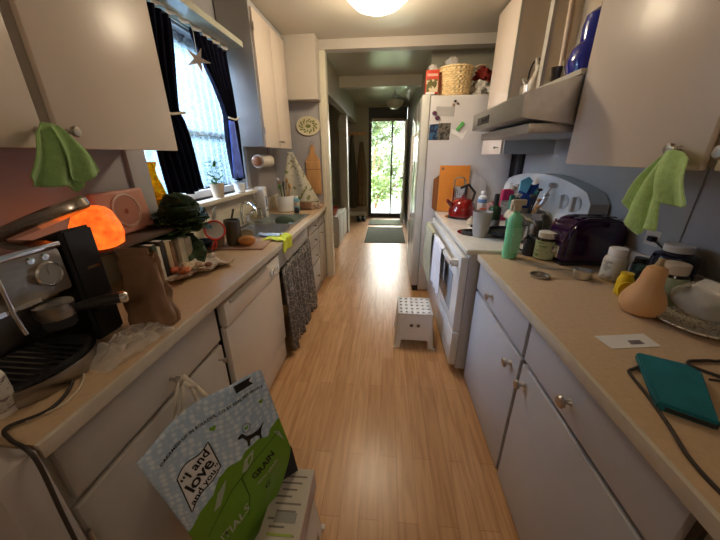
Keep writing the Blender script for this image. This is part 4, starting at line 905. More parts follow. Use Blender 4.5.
t = thing('oven_glove_tip', 'small plaid potholder hanging below the white towel', 'potholder', (.41, 2.46, .53))
B = MB(); B.box((-.005, -.045, -.08), (.012, .045, .22), .005); B.done('pad', pattern('plaid_pad', (.42, .42, .5), (.04, .04, .08), 'check', 70, .5, .9), t)

# ================================================================ RIGHT COUNTER THINGS
t = thing('spray_bottle', 'mint green spray bottle with cream trigger at the stove end of the right counter', 'spray bottle', (.715, 1.70, ZT), .3)
t.scale = (1, 1, 1.2)
M_mint = mat('mint_plastic', (.22, .66, .36), .35, var=.04)
B = MB(); B.lathe([(.040, 0), (.044, .01), (.043, .17), (.034, .20), (.018, .215), (.018, .23)], seg=28, sy=.75); B.done('body', M_mint, t)
B = MB(); B.box((-.03, -.0345, .03), (.03, -.0325, .15)); B.done('label_panel', mat('mint_label', (.32, .72, .46), .5, var=.12, scale=60), t)
B = MB(); B.lathe([(.02, .225), (.02, .25)], seg=18); B.box((-.04, -.014, .248), (.045, .014, .275), .008, 3); B.box((-.045, -.008, .225), (-.035, .008, .26), .003); B.done('trigger_head', mat('cream_trigger', (.62, .57, .44), .45), t)
M_lgreen = pattern('green_printed_label', (.45, .52, .33), (.14, .26, .12), 'noise', 30, .56, .5, stretch=(1, 1, 4))
M_amber = mat('dark_amber_plastic', (.02, .018, .012), .2, coat=.3)
jar('supplement_jar', 'dark jar with green label and white lid beside the mint spray bottle', (.905, 1.70, ZT), .053, .155, M_amber, M_whitep, M_lgreen, (.04, .68), .22)
t = mugf('black_mug', 'black mug with white leaf mark behind the supplement jar', (.87, 1.85-.13+.0, ZT), .0, .0, M_black) if False else mugf('black_mug', 'black mug with white mark between the spray bottle and the supplement jar', (.845, 1.685+.07, ZT), .036, .10, M_black, 2.6)
B = MB(); B.ball((-.005, -.0355, .05), (.010, .002, .014), 10, 6, M=RY(.5)); B.ball((.008, -.0355, .042), (.008, .002, .012), 10, 6, M=RY(-.7)); B.done('leaf_mark', M_paper, t)
# toaster
t = thing('toaster', 'glossy dark purple toaster on the right counter', 'toaster', (1.085, 1.665, ZT), .06)
t.scale = (1.02, 1, 1.1)
B = MB(); prof = [(-.155, .012), (-.158, .14), (-.13, .205), (-.07, .228), (.07, .228), (.13, .205), (.155, .14), (.152, .012)]
B.prism([(x, -.085, z) for x, z in prof], (0, .17, 0)); bmesh.ops.bevel(B.bm, geom=list(B.bm.edges), offset=.016, segments=3, affect='EDGES'); B.done('shell', M_purple, t, smooth=60)
B = MB(); B.box((-.150, -.08, 0), (.147, .08, .014), .003); B.done('base', M_black, t)
for y in (-.03, .03):
    B = MB(); B.box((-.10, y-.012, .2275), (.10, y+.012, .2295)); B.done('slot', M_blackm, t)
B = MB(); B.box((-.185, -.02, .12), (-.155, .02, .14), .005); B.done('lever', M_chrome, t)
B = MB(); B.box((-.161, -.05, .03), (-.156, .05, .09), .002); B.lathe([(.018, 0), (.016, .012), (0, .013)], (-.16, 0, .06), 18, RY(-PI/2)); B.done('browning_dial', M_chrome, t)
# jar lid, measuring cup
B = MB(); B.lathe([(.030, 0), (.036, .001), (.037, .012), (.034, .012), (.033, .003), (0, .003)], seg=30); solo(B, 'jar_lid', M_nickel, 'upturned metal jar lid in front of the green spray bottle', 'lid', (.755, 1.41, ZT)).scale = (1.2, 1.2, 1)
t = thing('measuring_cup', 'small steel measuring cup with long flat handle', 'measuring cup', (.945, 1.405, ZT))
B = MB(); B.lathe([(.034, 0), (.038, .004), (.040, .042), (.038, .042), (.035, .004), (0, .003)], seg=28); B.done('cup', M_steel, t)
B = MB(); B.box((-.20, -.006, .036), (-.036, .006, .039), .001, rot=RZ(-.12), pivot=(0, 0, .038)); B.done('handle', M_steel, t)
# pill bottle
jar('pill_bottle', 'white pill bottle with white cap in front of the toaster', (1.07, 1.40, ZT), .045, .155, mat('offwhite_plastic', (.60, .57, .50), .4), M_whitep, pattern('faded_label', (.58, .55, .46), (.36, .33, .27), 'noise', 40, .55, .5), (.1, .62), .24, .78, 'bottle')
jar('vitamin_bottle', 'dark bottle lying behind the yellow bottle', (1.135, 1.33, ZT), .028, .10, M_black, mat('dark_green_cap', (.02, .06, .05), .4), None, cat='bottle')
jar('vitamin_bottle', 'black bottle with grey-blue label behind the squash', (1.17, 1.385, ZT), .030, .115, M_amber, M_black, mat('grey_blue_label', (.10, .14, .18), .5), cat='bottle')
# yellow squeeze bottle
t = thing('mustard_bottle', 'yellow bottle with a round yellow disc cap leaning by the squash', 'bottle', (1.0, 1.225, ZT), .3)
B = MB(); B.lathe([(.02, 0), (.028, .008), (.028, .07), (.022, .085), (.022, .10), (0, .10)], seg=22); B.done('bottle_body', M_yellow, t)
B = MB(); B.lathe([(.034, 0), (.036, .006), (.034, .012), (0, .012)], (-.03, -.035, .037), 26, Vector((-.45, -.8, .35)).to_track_quat('Z', 'Y').to_matrix()); B.done('disc_lid', M_yellow, t)
# butternut squash
t = thing('butternut_squash', 'butternut squash standing on the right counter', 'squash', (.955, 1.07, ZT))
B = MB(); B.lathe([(.03, 0), (.065, .008), (.080, .035), (.079, .062), (.064, .092), (.048, .115), (.042, .14), (.040, .17), (.034, .188), (.015, .197), (0, .197)], seg=36)
for v in B.bm.verts: v.co.x *= .84; v.co.y *= .84; v.co.z *= .96; v.co.x += .012*(v.co.z/.19)**2; v.co *= 1+.02*noise.noise(v.co*12)
B.done('squash_body', M_squash, t)
B = MB(); B.tube([(.012, 0, .19), (.014, 0, .205), (.018, .002, .214)], [.013, .009, .010], 8); B.done('stem', mat('squash_stem', (.42, .32, .18), .8), t)
# cobalt jar + green label jar
jar('cobalt_jar', 'round dark blue jar with white lid against the right wall', (1.165, 1.235, ZT), .072, .22, M_darkjar, mat('white_enamel_lid', (.62, .62, .60), .3), None, caph=.13, capr=.62)
jar('supplement_jar', 'dark jar with pale green label and cream lid beside the squash', (1.09, 1.14, ZT), .048, .175, M_amber, mat('cream_lid', (.62, .52, .40), .4), mat('pale_green_label', (.33, .38, .24), .5, var=.15, scale=25), (.02, .70), .22)
# packets and plastic bag at right edge
t = thing('patterned_plate', 'cream speckled plate under bags at the right edge of the counter', 'plate', (1.085, .985, ZT))
B = MB(); B.lathe([(.07, 0), (.11, .012), (.122, .020), (.117, .023), (.07, .006), (0, .006)], seg=40); B.done('plate', pattern('speckled_plate', (.22, .17, .10), (.66, .60, .47), 'noise', 130, .42, .4, width=.08), t)
t = thing('produce_bag', 'clear produce bag of pale vegetables on the speckled plate', 'bag', (1.10, .985, ZT+.024))
B = MB()
for k in range(9): B.ball((rnd.uniform(-.06, .06), rnd.uniform(-.06, .06), .02+rnd.random()*.05), (.026, .022, .02), 12, 8, nz=.3)
B.done('vegetables', mat('pale_veg', (.42, .40, .26), .5, var=.3, scale=20), t)
B = MB()
def bg(u, v):
    a = u*2*PI; r_ = .10*math.sin(PI*(.12+.88*v))**.5*(1+.12*noise.noise(Vector((math.cos(a)*2, math.sin(a)*2, v*3)))); return Vector((r_*math.cos(a), r_*math.sin(a), .002+.12*(1-v)))
B.grid(bg, 36, 12); B.done('film', M_clear, t, smooth=25)
t = thing('printed_carton', 'white printed bag with dark text lying against the right wall', 'packet', (1.185, .955, ZT+.035), rot=(0, -.5, .1))
B = MB(); B.box((-.035, -.10, 0), (.02, .12, .12), .012, 3); B.done('packet', M_paper, t)
B = MB()
for k in range(6): B.box((-.0365, -.08+.01*(k % 2), .025+.014*k), (-.0355, .09-.02*(k % 3), .030+.014*k))
B.done('print_lines', M_groove, t)
B = MB(); B.tube([(0, -.06, 0), (.0, .0, .02), (0, .09, .02), (.01, .12, .10)], .004, 8); 
# card
t = thing('printed_card', 'white card with a small dark picture on the right counter', 'card', (.775, .865, ZT), .0)
B = MB(); B.prism([(-.085, .025, 0), (-.075, -.042, 0), (.085, -.018, 0), (.085, .052, 0)], (0, 0, .0015)); B.done('card', M_paper, t)
B = MB(); B.prism([(.0, -.016, .0016), (.045, -.009, .0016), (.044, .012, .0016), (.003, .006, .0016)], (0, 0, .0004)); B.done('picture', mat('grey_print', (.16, .13, .13), .6, var=.5, scale=200), t)
# teal case
t = thing('tablet_case', 'teal fabric tablet case lying on the right counter', 'tablet case', (.735, .66, ZT+.001), rot=(0, 0, .0))
B = MB(); P = [(-.005, .135), (-.108, -.045), (-.02, -.118), (.0, -.12), (.105, .05), (.10, .08)]
P = [(.0, .122), (-.098, -.075), (-.015, -.128), (.105, .045), (.09, .078)]
B.prism([(x, y, 0) for x, y in P], (0, 0, .022)); bmesh.ops.bevel(B.bm, geom=list(B.bm.edges), offset=.004, segments=2, affect='EDGES'); B.done('cover', M_teal, t)
B = MB(); B.prism([(-.09, -.080, .005), (-.016, -.129, .005), (.0, -.118, .005), (-.08, -.070, .005)], (0, 0, .010)); B.done('tablet_edge', M_black, t)
# cables right
cord('power_cord', [(1.22, .98, .916), (1.0, .80, .915), (.92, .78, .915), (.87, .77, .916), (.865, .74, .916), (.95, .66, .916), (1.05, .56, .916), (1.1, .4, .916)], .0045, 'black power cord making a sharp loop at the right edge of the counter')
cord('power_cord', [(.72, .74, .915), (.69, .725, .915), (.672, .715, .915), (.664, .69, .915), (.65, .62, .915), (.625, .53, .915), (.60, .45, .915), (.60, .36, .915), (.63, .2, .915)], .004, 'black cord running along the counter edge under the teal case')
cord('charging_cable', [(.86, .70, .913), (.95, .69, .913), (1.06, .70, .913), (1.2, .71, .913)], .003, 'thin black cable leaving the teal case to the right')
t = thing('pill_pouch', 'small clear and teal pouch at the right frame edge', 'pouch', (.90, .625, ZT), .5)
B = MB(); B.box((-.04, -.03, 0), (.04, .0, .035), .012, 3); B.done('teal_end', mat('teal_band', (.02, .20, .20), .4), t)
B = MB(); B.box((-.035, .0, 0), (.035, .05, .03), .012, 3); B.done('clear_end', M_clear, t)
# wall cord by toaster
cord('lamp_cable', [(1.238, 1.44, 1.09), (1.23, 1.40, 1.085), (1.225, 1.33, 1.05), (1.2, 1.30, .98), (1.19, 1.31, .916)], .0035, 'thin dark cord drooping from the wall behind the squash')
t = thing('wall_outlet', 'cream power outlet low on the right wall behind the lime cloth', 'outlet', (XR-.001, 1.46, 1.10))
B = MB(); B.box((-.006, -.04, -.035), (0, .04, .035), .002); B.done('plate', M_cedge, t)
B = MB(); B.box((-.03, -.03, -.012), (-.006, .0, .012), .004); B.done('plug', M_black, t)

# cupboard contents over hood
zc = 1.8205
t = thing('steel_kettle', 'steel kettle with round black ring handle in the open cupboard', 'kettle', (.96, 2.36, zc))
B = MB(); B.lathe([(.075, 0), (.09, .01), (.09, .07), (.05, .11), (0, .12)], seg=30); B.done('body', M_steel, t)
B = MB(); B.tube([(-.02, .085*math.cos(k*PI/12), .135+.085*math.sin(k*PI/12)) for k in range(-2, 15)], .006, 8); B.done('handle', M_black, t)
B = MB(); B.tube([(-.06, -.02, .06), (-.10, -.04, .11)], [.015, .01], 10); B.done('spout', M_steel, t)
B = MB()
B.ball((0, 0, .05), (.04, .035, .055), 16, 10); B.ball((.0, -.015, .135), (.02, .024, .022), 12, 8); B.tube([(0, 0, .07), (0, -.012, .13), (.0, .02, .20)], [.032, .018, .006], 8)
solo(B, 'ceramic_bird', mat('cream_ceramic', (.66, .58, .44), .4, var=.15), 'cream ceramic figure beside the steel kettle in the open cupboard', 'figurine', (.90, 2.23, zc), .3)
for k, (x, y, r, h, m, lb) in enumerate(((.98, 2.02, .035, .13, M_glass, 'clear glass right of the cupboard divider'), (.93, 2.04, .03, .10, mat('smoke_glass', (.12, .11, .10), .15), 'smoky glass just right of the cupboard divider'), (1.0, 1.93, .04, .12, mat('olive_tin', (.20, .17, .07), .5), 'olive tin left of the cobalt pitcher'))):
    B = MB(); B.lathe([(r*.8, 0), (r, h), (r*.92, h), (r*.72, .006), (0, .006)], seg=22); solo(B, 'cupboard_glass', m, lb, 'glass', (x, y, zc))
B = MB(); B.cyl((0, 0, 0), (.0, .045, .62), .017, seg=20); solo(B, 'wooden_dowel', mat('pale_birch', (.66, .50, .36), .5), 'long pale wooden dowel standing upright in the open cupboard', 'dowel', (.99, 2.11, zc))
t = thing('cobalt_pitcher', 'glossy cobalt blue pitcher in the open cupboard', 'pitcher', (.985, 1.80, zc))
B = MB(); B.lathe([(.07, 0), (.105, .015), (.118, .06), (.105, .12), (.075, .15), (.078, .21), (.07, .255), (.045, .275), (0, .28)], seg=34); B.done('body', M_cobalt, t)
B = MB(); B.lathe([(.02, .275), (.022, .30), (.012, .312), (0, .315)], seg=20); B.done('lid', M_cobalt, t)
B = MB(); B.tube([(.08, .02, .08), (.15, .03, .10), (.145, .035, .18), (.06, .02, .21)], .009, 10); B.done('handle', M_cobalt, t)

# ================================================================ FRIDGE
t = thing('refrigerator', 'white refrigerator with magnets and photos on its side', 'refrigerator', (.38, 3.14, 0))
B = MB(); B.box((.0, 0, .02), (.80, .83, 1.975), .008); B.done('body', M_fridge, t)
M_fd = mat('fridge_door_gloss', (.62, .62, .58), .18, var=.02)
for k, (a, b) in enumerate(((.005, .40), (.41, .825))):
    d = door(t, 'door', (-.078, a, .07), (-.005, b, 1.985), M_fd, .012)
    yy = b-.05 if k == 0 else a+.05
    B = MB(); B.tube([(-.078, yy, .75), (-.115, yy, .78), (-.115, yy, 1.65), (-.078, yy, 1.68)], .012, 10); B.done('handle', M_whitep, d)
B = MB(); B.box((-.06, .02, .0), (.0, .80, .065)); B.done('kick_grille', M_blackm, t)
B = MB(); B.box((-.05, .01, 1.985), (.03, .07, 2.003), .004); B.done('hinge_cover', M_whitep, t)
FY = 3.1395
def flat(name, m, pts, label, cat, y=FY, th=.0015):
    B = MB(); c = (sum(p[0] for p in pts)/len(pts), sum(p[1] for p in pts)/len(pts)); B.prism([(p[0]-c[0], 0, p[1]-c[1]) for p in pts], (0, -th, 0)); return solo(B, name, m, label, cat, (c[0], y, c[1]))
flat('note_paper', mat('grey_note', (.46, .45, .45), .7), [(.435, 1.885), (.60, 1.88), (.60, 1.80), (.435, 1.81)], 'grey note with faint lines stuck near the top of the fridge side', 'note')
flat('photo_print', pattern('blue_photo', (.01, .02, .06), (.04, .12, .24), 'noise', 25, .5, .3), [(.385, 1.735), (.465, 1.74), (.462, 1.60), (.382, 1.60)], 'dark blue photo print on the fridge side, left of the grey photo', 'photo')
flat('photo_print', pattern('grey_photo', (.16, .14, .11), (.03, .03, .03), 'noise', 30, .5, .3), [(.466, 1.745), (.58, 1.745), (.575, 1.60), (.463, 1.60)], 'grey and black photo print on the fridge side', 'photo')
flat('fridge_note', mat('bright_note', (.86, .84, .80), .6), [(.59, 1.70), (.67, 1.66), (.70, 1.66), (.74, 1.69), (.70, 1.60), (.66, 1.625), (.59, 1.66)], 'white torn paper held by a green clip on the fridge side', 'note')
B = MB(); B.box((-.045, -.012, -.016), (.045, 0, .016), .006, rot=RY(-.9)); solo(B, 'magnet_clip', mat('green_clip', (.12, .45, .12), .4), 'green clip magnet holding the white paper on the fridge', 'magnet', (.665, FY, 1.715))
for (x, z, lb) in ((.42, 1.83, 'purple berry magnet above the blue photo'), (.45, 1.79, 'second purple berry magnet just over the photos')):
    B = MB(); B.ball((0, -.008, 0), (.022, .009, .018), 14, 8); solo(B, 'fridge_magnet', mat('plum_magnet', (.10, .03, .07), .4), lb, 'magnet', (x, FY, z))
for k, (x, z, lb) in enumerate(((.60, 1.925, 'small dark bug magnet at the top of the fridge side'), (.625, 1.905, 'brown bug magnet right of the dark one'), (.585, 1.895, 'tiny tan magnet below the dark bug magnet'))):
    B = MB(); B.ball((0, -.006, 0), (.015, .006, .010), 12, 6, M=RY(.6*k)); solo(B, 'fridge_magnet', mat('bug_magnet_%s' % 'abc'[k], ((.03, .03, .03), (.20, .12, .08), (.4, .3, .2))[k], .5), lb, 'magnet', (x, FY, z))
# fridge top
t = thing('snack_box', 'red printed box with a picture on the fridge top', 'box', (.36, 3.24, 2.003))
B = MB(); B.box((-.03, -.04, 0), (.085, .04, .185), .002); B.done('box', mat('red_carton', (.55, .06, .03), .5), t)
B = MB(); B.box((-.025, -.0415, .01), (.08, -.0402, .11)); B.done('picture_panel', pattern('snack_picture', (.12, .10, .03), (.60, .52, .35), 'noise', 22, .5, .5), t)
B = MB(); B.box((-.02, -.0418, .135), (.075, -.0402, .155)); B.done('title_band', mat('pale_red_band', (.72, .40, .30), .5), t)
B = MB(); B.lathe([(.04, .185), (.042, .215), (.036, .225), (0, .226)], (.03, 0, 0), 20); B.done('rolled_bag_top', M_clear, t)
t = thing('wicker_basket', 'round woven straw basket on top of the fridge', 'basket', (.61, 3.32, 1.976))
def bk(u, v):
    a = u*2*PI; r_ = .135+.025*v+.009*math.sin(a*24+(round(v*13) % 2)*PI)*math.sin(v*PI*13)**2*1.0; return Vector((r_*math.cos(a), r_*math.sin(a), .235*v))
B = MB(); B.grid(bk, 144, 52); B.lathe([(.13, .003), (0, .003)], seg=24); B.done('woven_wall', mat('pale_straw', (.80, .62, .34), .8, var=.25, scale=40, bump=.4), t)
B = MB(); B.tube([(.16*math.cos(k*PI/18), .16*math.sin(k*PI/18), .236) for k in range(36)], .008, 8, True); B.done('rim', MATS['pale_straw'], t)
B = MB(); B.ball((-.03, 0, .26), (.06, .06, .06), 16, 10, nz=.4); solo(B, 'plastic_wrap_ball', M_clear, 'crumpled clear plastic sticking out of the straw basket', 'plastic bag', (.60, 3.30, 1.99))
t = thing('bundled_cloths', 'red and white bundle of cloths beside the straw basket', 'cloths', (.87, 3.33, 1.976))
B = MB(); B.ball((0, 0, .065), (.09, .09, .065), 22, 14, nz=.7, ns=12); B.done('white_cloth', mat('white_black_cloth', (.66, .62, .56), .9, var=.2, scale=14), t)
B = MB(); B.ball((.0, .02, .18), (.07, .07, .07), 22, 14, nz=.7, ns=14); B.done('red_cloth', mat('deep_red_cloth', (.30, .03, .02), .9, var=.3), t)
B = MB(); B.tube([(-.10, -.03, .235), (-.04, 0, .262), (.02, .02, .27)], [.012, .014, .008], 8); B.done('cream_handle', mat('cream_roll', (.66, .52, .36), .8), t)

# ================================================================ STOOL on floor
def stool(label, loc, rz=0):
    t = thing('step_stool', label, 'stool', loc, rz); M_ = M_whitep
    B = MB(); ht = .30
    nx, ny = 5, 8; tx, ty = .133, .145      # top half sizes
    # perforated top: grid of cells with square holes
    W_, H_ = 2*tx, 2*ty
    def hole(cx, cy, cw, ch):
        h = .010; O = [B.bm.verts.new((cx+a*cw/2, cy+b*ch/2, ht)) for a, b in ((-1, -1), (1, -1), (1, 1), (-1, 1))]
        I = [B.bm.verts.new((cx+a*h, cy+b*h*.9, ht)) for a, b in ((-1, -1), (1, -1), (1, 1), (-1, 1))]
        J = [B.bm.verts.new((v.co.x, v.co.y, ht-.012)) for v in I]
        for i in range(4):
            k = (i+1) % 4; B.bm.faces.new([O[i], O[k], I[k], I[i]]); B.bm.faces.new([I[i], I[k], J[k], J[i]])
    for i in range(nx+1):
        for j in range(5): hole(-tx+(i+.5)*W_/(nx+1), -ty+(j+.5)*H_/5, W_/(nx+1), H_/5)
    B.done('perforated_top', M_, t, smooth=0)
    B = MB(); B.box((-tx+.004, -ty+.004, ht-.016), (tx-.004, ty-.004, ht-.013)); B.done('hole_shade_sheet', M_groove, t)  # dark sheet painting the shade seen through the holes
    bx, by = .157, .178
    for s_ in (-1, 1):
        B = MB(); y0_, y1_ = s_*ty, s_*by
        P = [(-tx, y0_, ht), (tx, y0_, ht), (bx, y1_, 0), (bx-.045, y1_, 0), (bx-.052, y1_*.97, .075), (-bx+.052, y1_*.97, .075), (-bx+.045, y1_, 0), (-bx, y1_, 0)]
        B.prism(P, (0, -s_*.006, 0)); B.done('side_panel', M_, t, smooth=0)
        B = MB(); P = [(s_*tx, -ty, ht), (s_*tx, ty, ht), (s_*bx, by, 0), (s_*bx, by-.045, 0), (s_*bx*.98, by-.05, .075), (s_*bx*.98, -by+.05, .075), (s_*bx, -by+.045, 0), (s_*bx, -by, 0)]
        B.prism(P, (-s_*.006, 0, 0)); B.done('side_panel', M_, t, smooth=0)
        for q_ in (-.027, .027):
            B = MB(); B.lathe([(.014, 0), (.014, .003), (0, .003)], (q_, s_*(ty+(by-ty)*.33)+s_*.0015, ht*.67), 18, RX(-s_*PI/2)); B.done('grip_hole', M_groove, t)
        for sx in (-1, 1):
            B = MB(); B.box((sx*bx-.012-.006*sx, s_*by-.012, 0), (sx*bx+.012+.0*sx, s_*by+.006, .012), .003); B.done('foot', M_, t)
    B = MB(); B.box((-tx-.003, -ty-.003, ht-.014), (tx+.003, -ty+.002, ht+.0015), .003); B.box((-tx-.003, ty-.002, ht-.014), (tx+.003, ty+.003, ht+.0015), .003)
    B.box((-tx-.003, -ty, ht-.014), (-tx+.002, ty, ht+.0015)); B.box((tx-.002, -ty, ht-.014), (tx+.003, ty, ht+.0015)); B.done('top_rim', M_, t)
    return t
stool('white perforated plastic step stool standing on the floor before the stove', (.252, 2.22, 0), -.02)

# ================================================================ FOREGROUND: pet food bag, stool with carton, tote straps
TL = Vector((-.605, .462, .765)); TR = Vector((-.362, .690, .862))
t = thing('pet_food_bag', 'blue and green pet food bag standing by the near left cabinet', 'bag', (-.46, .55, .30))
ux = (TR-TL).normalized(); uz = Vector((.12, .10, -.98)).normalized(); nb = ux.cross(Vector((0, 0, 1))).normalized()   # towards aisle
W0 = (TR-TL).length; HB = .52
org = TL-Vector(t.location)
def bagp(u, v, side=1):
    e = math.sin(PI*min(1, max(0, u)))**.5; g = min(1, v*2.2)**.8
    wv = .010*math.sin(u*11+1)*(1-v)+.008*noise.noise(Vector((u*4, v*4, 3)))
    k = .032*math.sin(PI*min(1, max(0, u)))*g*side
    A = .045*math.sin(PI*min(1, max(0, u)))
    u = u*(1-.60*max(0, (v-.60)/.40)**1.5)
    return org+ux*(W0*(u+.035*math.sin(v*2)*(.5-u)))+uz*(HB*v+.0)+nb*(k+wv+.06*v)+Vector((0, 0, A+.004*math.sin(u*14)*(1-v)))
def bag_mat():
    m = bpy.data.materials.new('dotted_blue_bag'); m.use_nodes = True; nt = m.node_tree; N = nt.nodes; L = nt.links; b = N['Principled BSDF']
    tc = N.new('ShaderNodeTexCoord'); vo = N.new('ShaderNodeTexVoronoi'); vo.inputs['Scale'].default_value = 60; vo.inputs['Randomness'].default_value = .35; L.new(tc.outputs['Object'], vo.inputs[0])
    r = N.new('ShaderNodeValToRGB'); r.color_ramp.elements[0].position = .25; r.color_ramp.elements[0].color = (.72, .84, .97, 1); r.color_ramp.elements[1].position = .55; r.color_ramp.elements[1].color = (.45, .62, .82, 1)
    L.new(vo.outputs['Distance'], r.inputs[0]); L.new(r.outputs[0], b.inputs['Base Color']); b.inputs['Roughness'].default_value = .35; return m
M_bagb = bag_mat(); M_bagg = mat('bag_green_print', (.17, .36, .03), .35, var=.06, scale=5); M_ink = mat('black_ink', (.012, .012, .014), .5)
def hill(u):  # top edge of the green hill: v at u
    P = [(0, .57), (.17, .51), (.25, .50), (.38, .435), (.46, .415), (.55, .42), (.62, .39), (.75, .385), (.84, .42), (.9, .39), (1.0, .36)]
    for (a, va), (b, vb) in zip(P, P[1:]):
        if a <= u <= b: k = (u-a)/(b-a); return va+(vb-va)*(k*k*(3-2*k))
    return 1
B = MB(); B.grid(lambda u, v: bagp(u, v, 1), 40, 40); B.grid(lambda u, v: bagp(u, v, -1), 40, 40)
B.done('bag_body', M_bagb, t, thick=.001)
B = MB(); B.grid(lambda u, v: bagp(u, hill(u)+(1-hill(u))*v, 1)+nb*.0022, 60, 30); B.done('green_hill_print', M_bagg, t)
def ribbon(B, P, w, off=.0032):
    for (a, b) in zip(P, P[1:]):
        d = Vector((b[0]-a[0], b[1]-a[1])).normalized(); n_ = Vector((-d.y, d.x))*w/2
        q_ = [B.bm.verts.new(bagp(p[0]+s_*n_.x/W0, p[1]+s_*n_.y/HB)+nb*off) for p, s_ in ((a, 1), (b, 1), (b, -1), (a, -1))]; B.bm.faces.new(q_)
def polyp(B, P, off):
    B.bm.faces.new([B.bm.verts.new(bagp(*p)+nb*off) for p in P])
def bagtext(name, body, size, u, v, ang, m, off=.004, space=1.0):
    """text bent onto the bag surface"""
    cu = bpy.data.curves.new(name, 'FONT'); cu.body = body; cu.size = size; cu.align_x = 'CENTER'; cu.align_y = 'CENTER'; cu.space_line = .78; cu.space_character = space; cu.resolution_u = 2; cu.offset = size*.02
    tmp = bpy.data.objects.new('tmp', cu); C.objects.link(tmp); dg = bpy.context.evaluated_depsgraph_get()
    me = bpy.data.meshes.new_from_object(tmp.evaluated_get(dg)); bpy.data.objects.remove(tmp)
    ca, sa = math.cos(ang), math.sin(ang)
    for vv in me.vertices:
        x, y = vv.co.x, vv.co.y; X = x*ca-y*sa; Y = x*sa+y*ca; vv.co = bagp(u+X/W0, v-Y/HB)+nb*off
    me.materials.clear(); me.materials.append(m); me.name = name
    o = bpy.data.objects.new(name, me); C.objects.link(o); o.parent = t; return o
# white label
def labp(a, b, off):
    u = (.13+.28*a)*(1-b)+(.10+.31*a)*b; v = (.25-.04*a)*(1-b)+(.47-.09*a)*b-.014*math.sin(2*PI*a); return bagp(u, v)+nb*off
B = MB(); B.grid(lambda a, b: labp(a, b, .003), 20, 16); B.done('label_panel', mat('label_white', (.78, .80, .84), .4), t)
B = MB(); B.tube([labp(k/20, 0, .0035) for k in range(20)]+[labp(1, k/12, .0035) for k in range(12)]+[labp(1-k/20, 1, .0035) for k in range(20)]+[labp(0, 1-k/12, .0035) for k in range(12)], .0016, 5, True); B.done('label_border', M_ink, t)
bagtext('slogan_lettering', '\u201cI and', .036, .265, .272, .28, M_ink, .005)
bagtext('slogan_lettering', 'love', .052, .262, .335, .30, M_ink, .005, .92)
bagtext('slogan_lettering', 'and you.\u201d', .027, .268, .398, .34, M_ink, .005)
bagtext('arched_lettering', 'DREAMED UP IN BOULDER, CO BY REAL PET PEOPLE', .0122, .53, .105, .02, M_ink, .004, 1.05)
bagtext('product_lettering', 'ESSENTIALS', .042, .22, .80, .35, mat('pale_green_ink', (.55, .60, .45), .4), .005)
bagtext('product_lettering', 'GRAIN', .030, .70, .555, .25, M_ink, .005)
bagtext('product_lettering', 'WITH GRAIN', .014, .715, .62, .25, MATS['pale_green_ink'], .005)
bagtext('product_lettering', 'G', .030, .72, .70, .2, M_ink, .005)
# dog silhouette, tail to the right
dog = [(-.050, .012), (-.042, .022), (-.034, .026), (-.028, .020), (-.020, .010), (.0, .008), (.022, .010), (.034, .014), (.048, .026), (.050, .024), (.038, .006), (.034, -.010), (.036, -.026), (.028, -.026), (.026, -.012), (.014, -.006), (-.008, -.008), (-.012, -.028), (-.019, -.028), (-.020, -.008), (-.028, .002), (-.034, .010), (-.044, .008)]
B = MB(); polyp(B, [(.715+(x*.95+y*.25)*.9/W0, .335-(y*.95-x*.25)*.9/HB) for x, y in dog], .0045); B.done('dog_silhouette', M_ink, t)
bmesh_tri = None
def heart(u, v, s_, name, m):
    B = MB(); P = []
    for k in range(20):
        a = 2*PI*k/20; x = 16*math.sin(a)**3; y = 13*math.cos(a)-5*math.cos(2*a)-2*math.cos(3*a)-math.cos(4*a); P.append((u+x*s_/16/W0, v-y*s_/16/HB))
    polyp(B, P, .0045); B.done(name, m, t)
heart(.48, .16, .009, 'heart_mark', M_bagg); heart(.90, .19, .008, 'heart_mark', M_bagg); heart(.70, .265, .006, 'heart_mark', M_bagg)
B = MB(); ribbon(B, [(.70+.013*math.cos(k*PI/8)/W0, .265-.013*math.sin(k*PI/8)/HB) for k in range(17)], .0015, .0045); B.done('speech_ring', M_ink, t)
B = MB(); polyp(B, [(.74, .01), (.90, .01), (.87, .03), (.90, .055), (.74, .055)], .004); B.done('black_ribbon_mark', M_ink, t)
B = MB(); ribbon(B, [(.10, .70), (.25, .62), (.40, .56), (.52, .52), (.62, .48), (.80, .46), (.95, .44)], .003, .0045); ribbon(B, [(.50, .53), (.52, .68), (.53, .80)], .003, .0045); B.done('hill_outline', mat('dark_green_ink', (.04, .12, .01), .4), t)
for P in ([(.22, .58), (.30, .51), (.40, .47), (.36, .52), (.28, .58)], [(.52, .50), (.58, .43), (.68, .41), (.64, .46), (.56, .50)], [(.90, .42), (.95, .44), (.97, .52), (.94, .48)]):
    B = MB(); polyp(B, P, .0048); B.done('hill_highlight', mat('pale_highlight_ink', (.42, .52, .40), .4), t)

